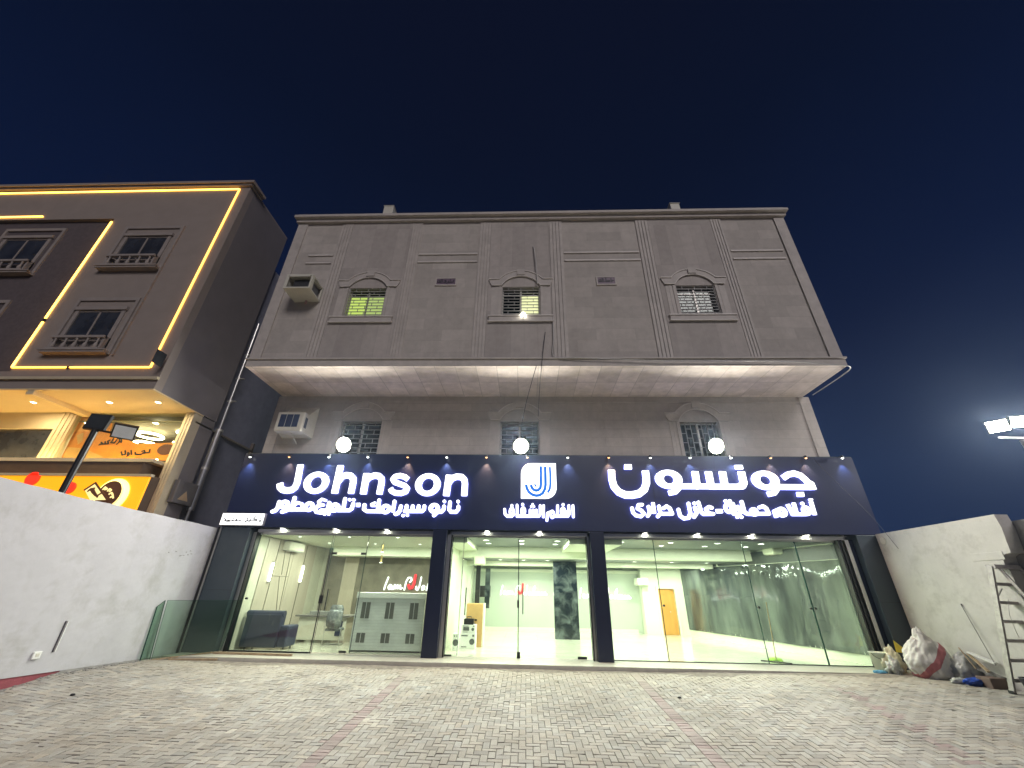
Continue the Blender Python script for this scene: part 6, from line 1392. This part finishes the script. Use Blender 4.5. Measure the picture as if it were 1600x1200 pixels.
a2 = atx(1556, 1040, 18.15); stick(a2, (a[0]+0.01, a[1]+0.02, a[2]-0.01), 0.007, M['cement'], 'metal_rod', 'thinner grey rod sloping right from the top of the dark rod', 'rod')
stick(aty(1498, 1012, -1.3), aty(1525, 1045, -1.6), 0.012, M['wood'], 'wooden_stick', 'brown stick poking out above the cloudy bag', 'stick')
for k, (p0, p1, w2, mt, lab) in enumerate((((1513, 1019), (1556, 1037), 0.10, 'white', 'pale board slanting across the rubbish heap'), ((1512, 1021), (1545, 1050), 0.05, 'wood', 'narrow timber offcut below the pale board'), ((1535, 1046), (1570, 1060), 0.22, 'cement', 'grey slab offcut leaning near the ladder foot'), ((1550, 1035), (1575, 1078), 0.07, 'wood', 'tan timber offcut beside the ladder rail'))):
    MB().bar(aty(*p0, -1.5), aty(*p1, -1.9), w2, 0.03).build('board_offcut', M[mt], None, lab, cat='board', group='offcuts in the rubbish heap', origin=aty(*p0, -1.5))
MB().bbox(17.80, -2.02, -0.15, 18.12, -1.72, 0.16, 0.01).build('cement_bag', pbr('brown_paper', (0.16, 0.11, 0.09), 0.8), None, 'brown paper box low behind the blue bag', cat='box', origin=(17.95, -1.85, -0.1))
for k, (px, py, s3) in enumerate(((1062, 1091, 0.03), (112, 1090, 0.035), (948, 1093, 0.015), (1253, 1092, 0.012), (1012, 1200-18, 0.01), (1158, 1195, 0.012), (870, 1158, 0.01))):
    c = on_g(px, py); lump('pebble', ('dark stone chip on the red line at the centre right', 'dark stone chip on the pavers by the left wall', 'tiny stone in front of the double doors', 'tiny stone in front of the right panes', 'tiny pale chip near the bottom edge', 'tiny pale chip at the bottom right', 'tiny chip on the pavers near the centre')[k], 'stone', c, (s3*1.2, s3, s3), M['black'] if k < 4 else M['white'], 50+k, 0.3, 0, 'stone chips on the pavers', sub=2)

# ---------------------------------------------------------------- aluminium step ladder
t = thing('step_ladder', 'tall worn aluminium step ladder standing by the right wall', 'ladder', (17.7, -3.0, 0)); M['ladder'] = pbr('worn_aluminium', (0.38, 0.35, 0.34), 0.5, 0.5, var=0.25, scale=9, dirt=(0.5, 0.48, 0.45), dscale=6, damt=0.6)
fl = Vector(on_g(1583, 1084)); yt = fl.y-0.55; tl_ = Vector([float(v) for v in aty(1547, 884, yt)])
fr_ = fl+Vector((0.62, 0, 0.01)); tr_ = tl_+Vector((0.50, 0, -0.02))
for (a, c) in ((fl, tl_), (fr_, tr_)):
    b = MB(); b.bar(a, c, 0.04, 0.09, (0, 1, 0)); r_ = b.build('rail', M['ladder'], t); MB().bbox(a.x-0.03, a.y-0.05, a.z-0.03, a.x+0.03, a.y+0.05, a.z+0.05, 0.005).build('rubber_foot', M['rubber'], r_)
for k in range(7):
    u_ = 0.10+0.15*k
    if k == 6: u_ = 0.995
    a = fl.lerp(tl_, u_); c = fr_.lerp(tr_, u_); MB().bar(a, c, 0.12 if k < 6 else 0.18, 0.055 if k < 6 else 0.07).build('step' if k < 6 else 'top_cap', M['ladder'], t)
b = MB(); a = fl.lerp(tl_, 0.80); c = fl.lerp(tl_, 0.86); d_ = fl.lerp(tl_, 0.72)
b.bar(a+Vector((0.16, 0, 0.03)), d_, 0.02, 0.02); b.build('brace', M['ladder'], t)
for (a, sx_) in ((tl_, 0.10), (tr_, 0.0)):
    c = Vector((a.x+0.25*(1 if sx_ else 2), a.y-0.85, zg(a.y-0.85, 17.5))); b = MB(); b.bar(a+Vector((0.10 if sx_ else 0, -0.05, -0.02)), c, 0.03, 0.05); b.build('rear_leg', M['ladder'], t)
cable([tl_+Vector((-0.02, -0.05, -0.6)), tl_+Vector((-0.10, -0.02, -0.85)), tl_+Vector((-0.06, 0.05, -1.1)), tl_+Vector((-0.01, 0.1, -1.25))], 0.005, M['ladder'], 'cord_loop', None, parent=t)
c = on_g(1596, 1090); MB().lathe((c[0]+0.25, c[1]-0.1, c[2]), [(0.0, 0.003), (0.13, 0.003), (0.17, 0.3), (0.175, 0.31), (0.16, 0.31), (0.12, 0.02), (0, 0.02)], 24).build('bucket', pbr('dark_bucket', (0.02, 0.02, 0.03), 0.4), None, 'dark bucket at the right edge behind the ladder', cat='bucket', origin=(c[0]+0.25, c[1]-0.1, c[2]))

# ---------------------------------------------------------------- thin scattering air, added to imitate lens glow round the lamps
hz = MB(); hz.box(-45, -40, -1.7, 45, 40, 22); hm, ht, hb = newmat('glow_haze_air'); ht.nodes.remove(hb)
pv = ht.nodes.new('ShaderNodeVolumePrincipled'); pv.inputs['Density'].default_value = 0.0007; pv.inputs['Anisotropy'].default_value = 0.78; pv.inputs['Color'].default_value = (0.60, 0.76, 1.0, 1)
ht.links.new(pv.outputs[0], ht.nodes['Material Output'].inputs['Volume'])
hz.build('glow_haze', hm, kind='stuff'); sc.cycles.volume_bounces = 0
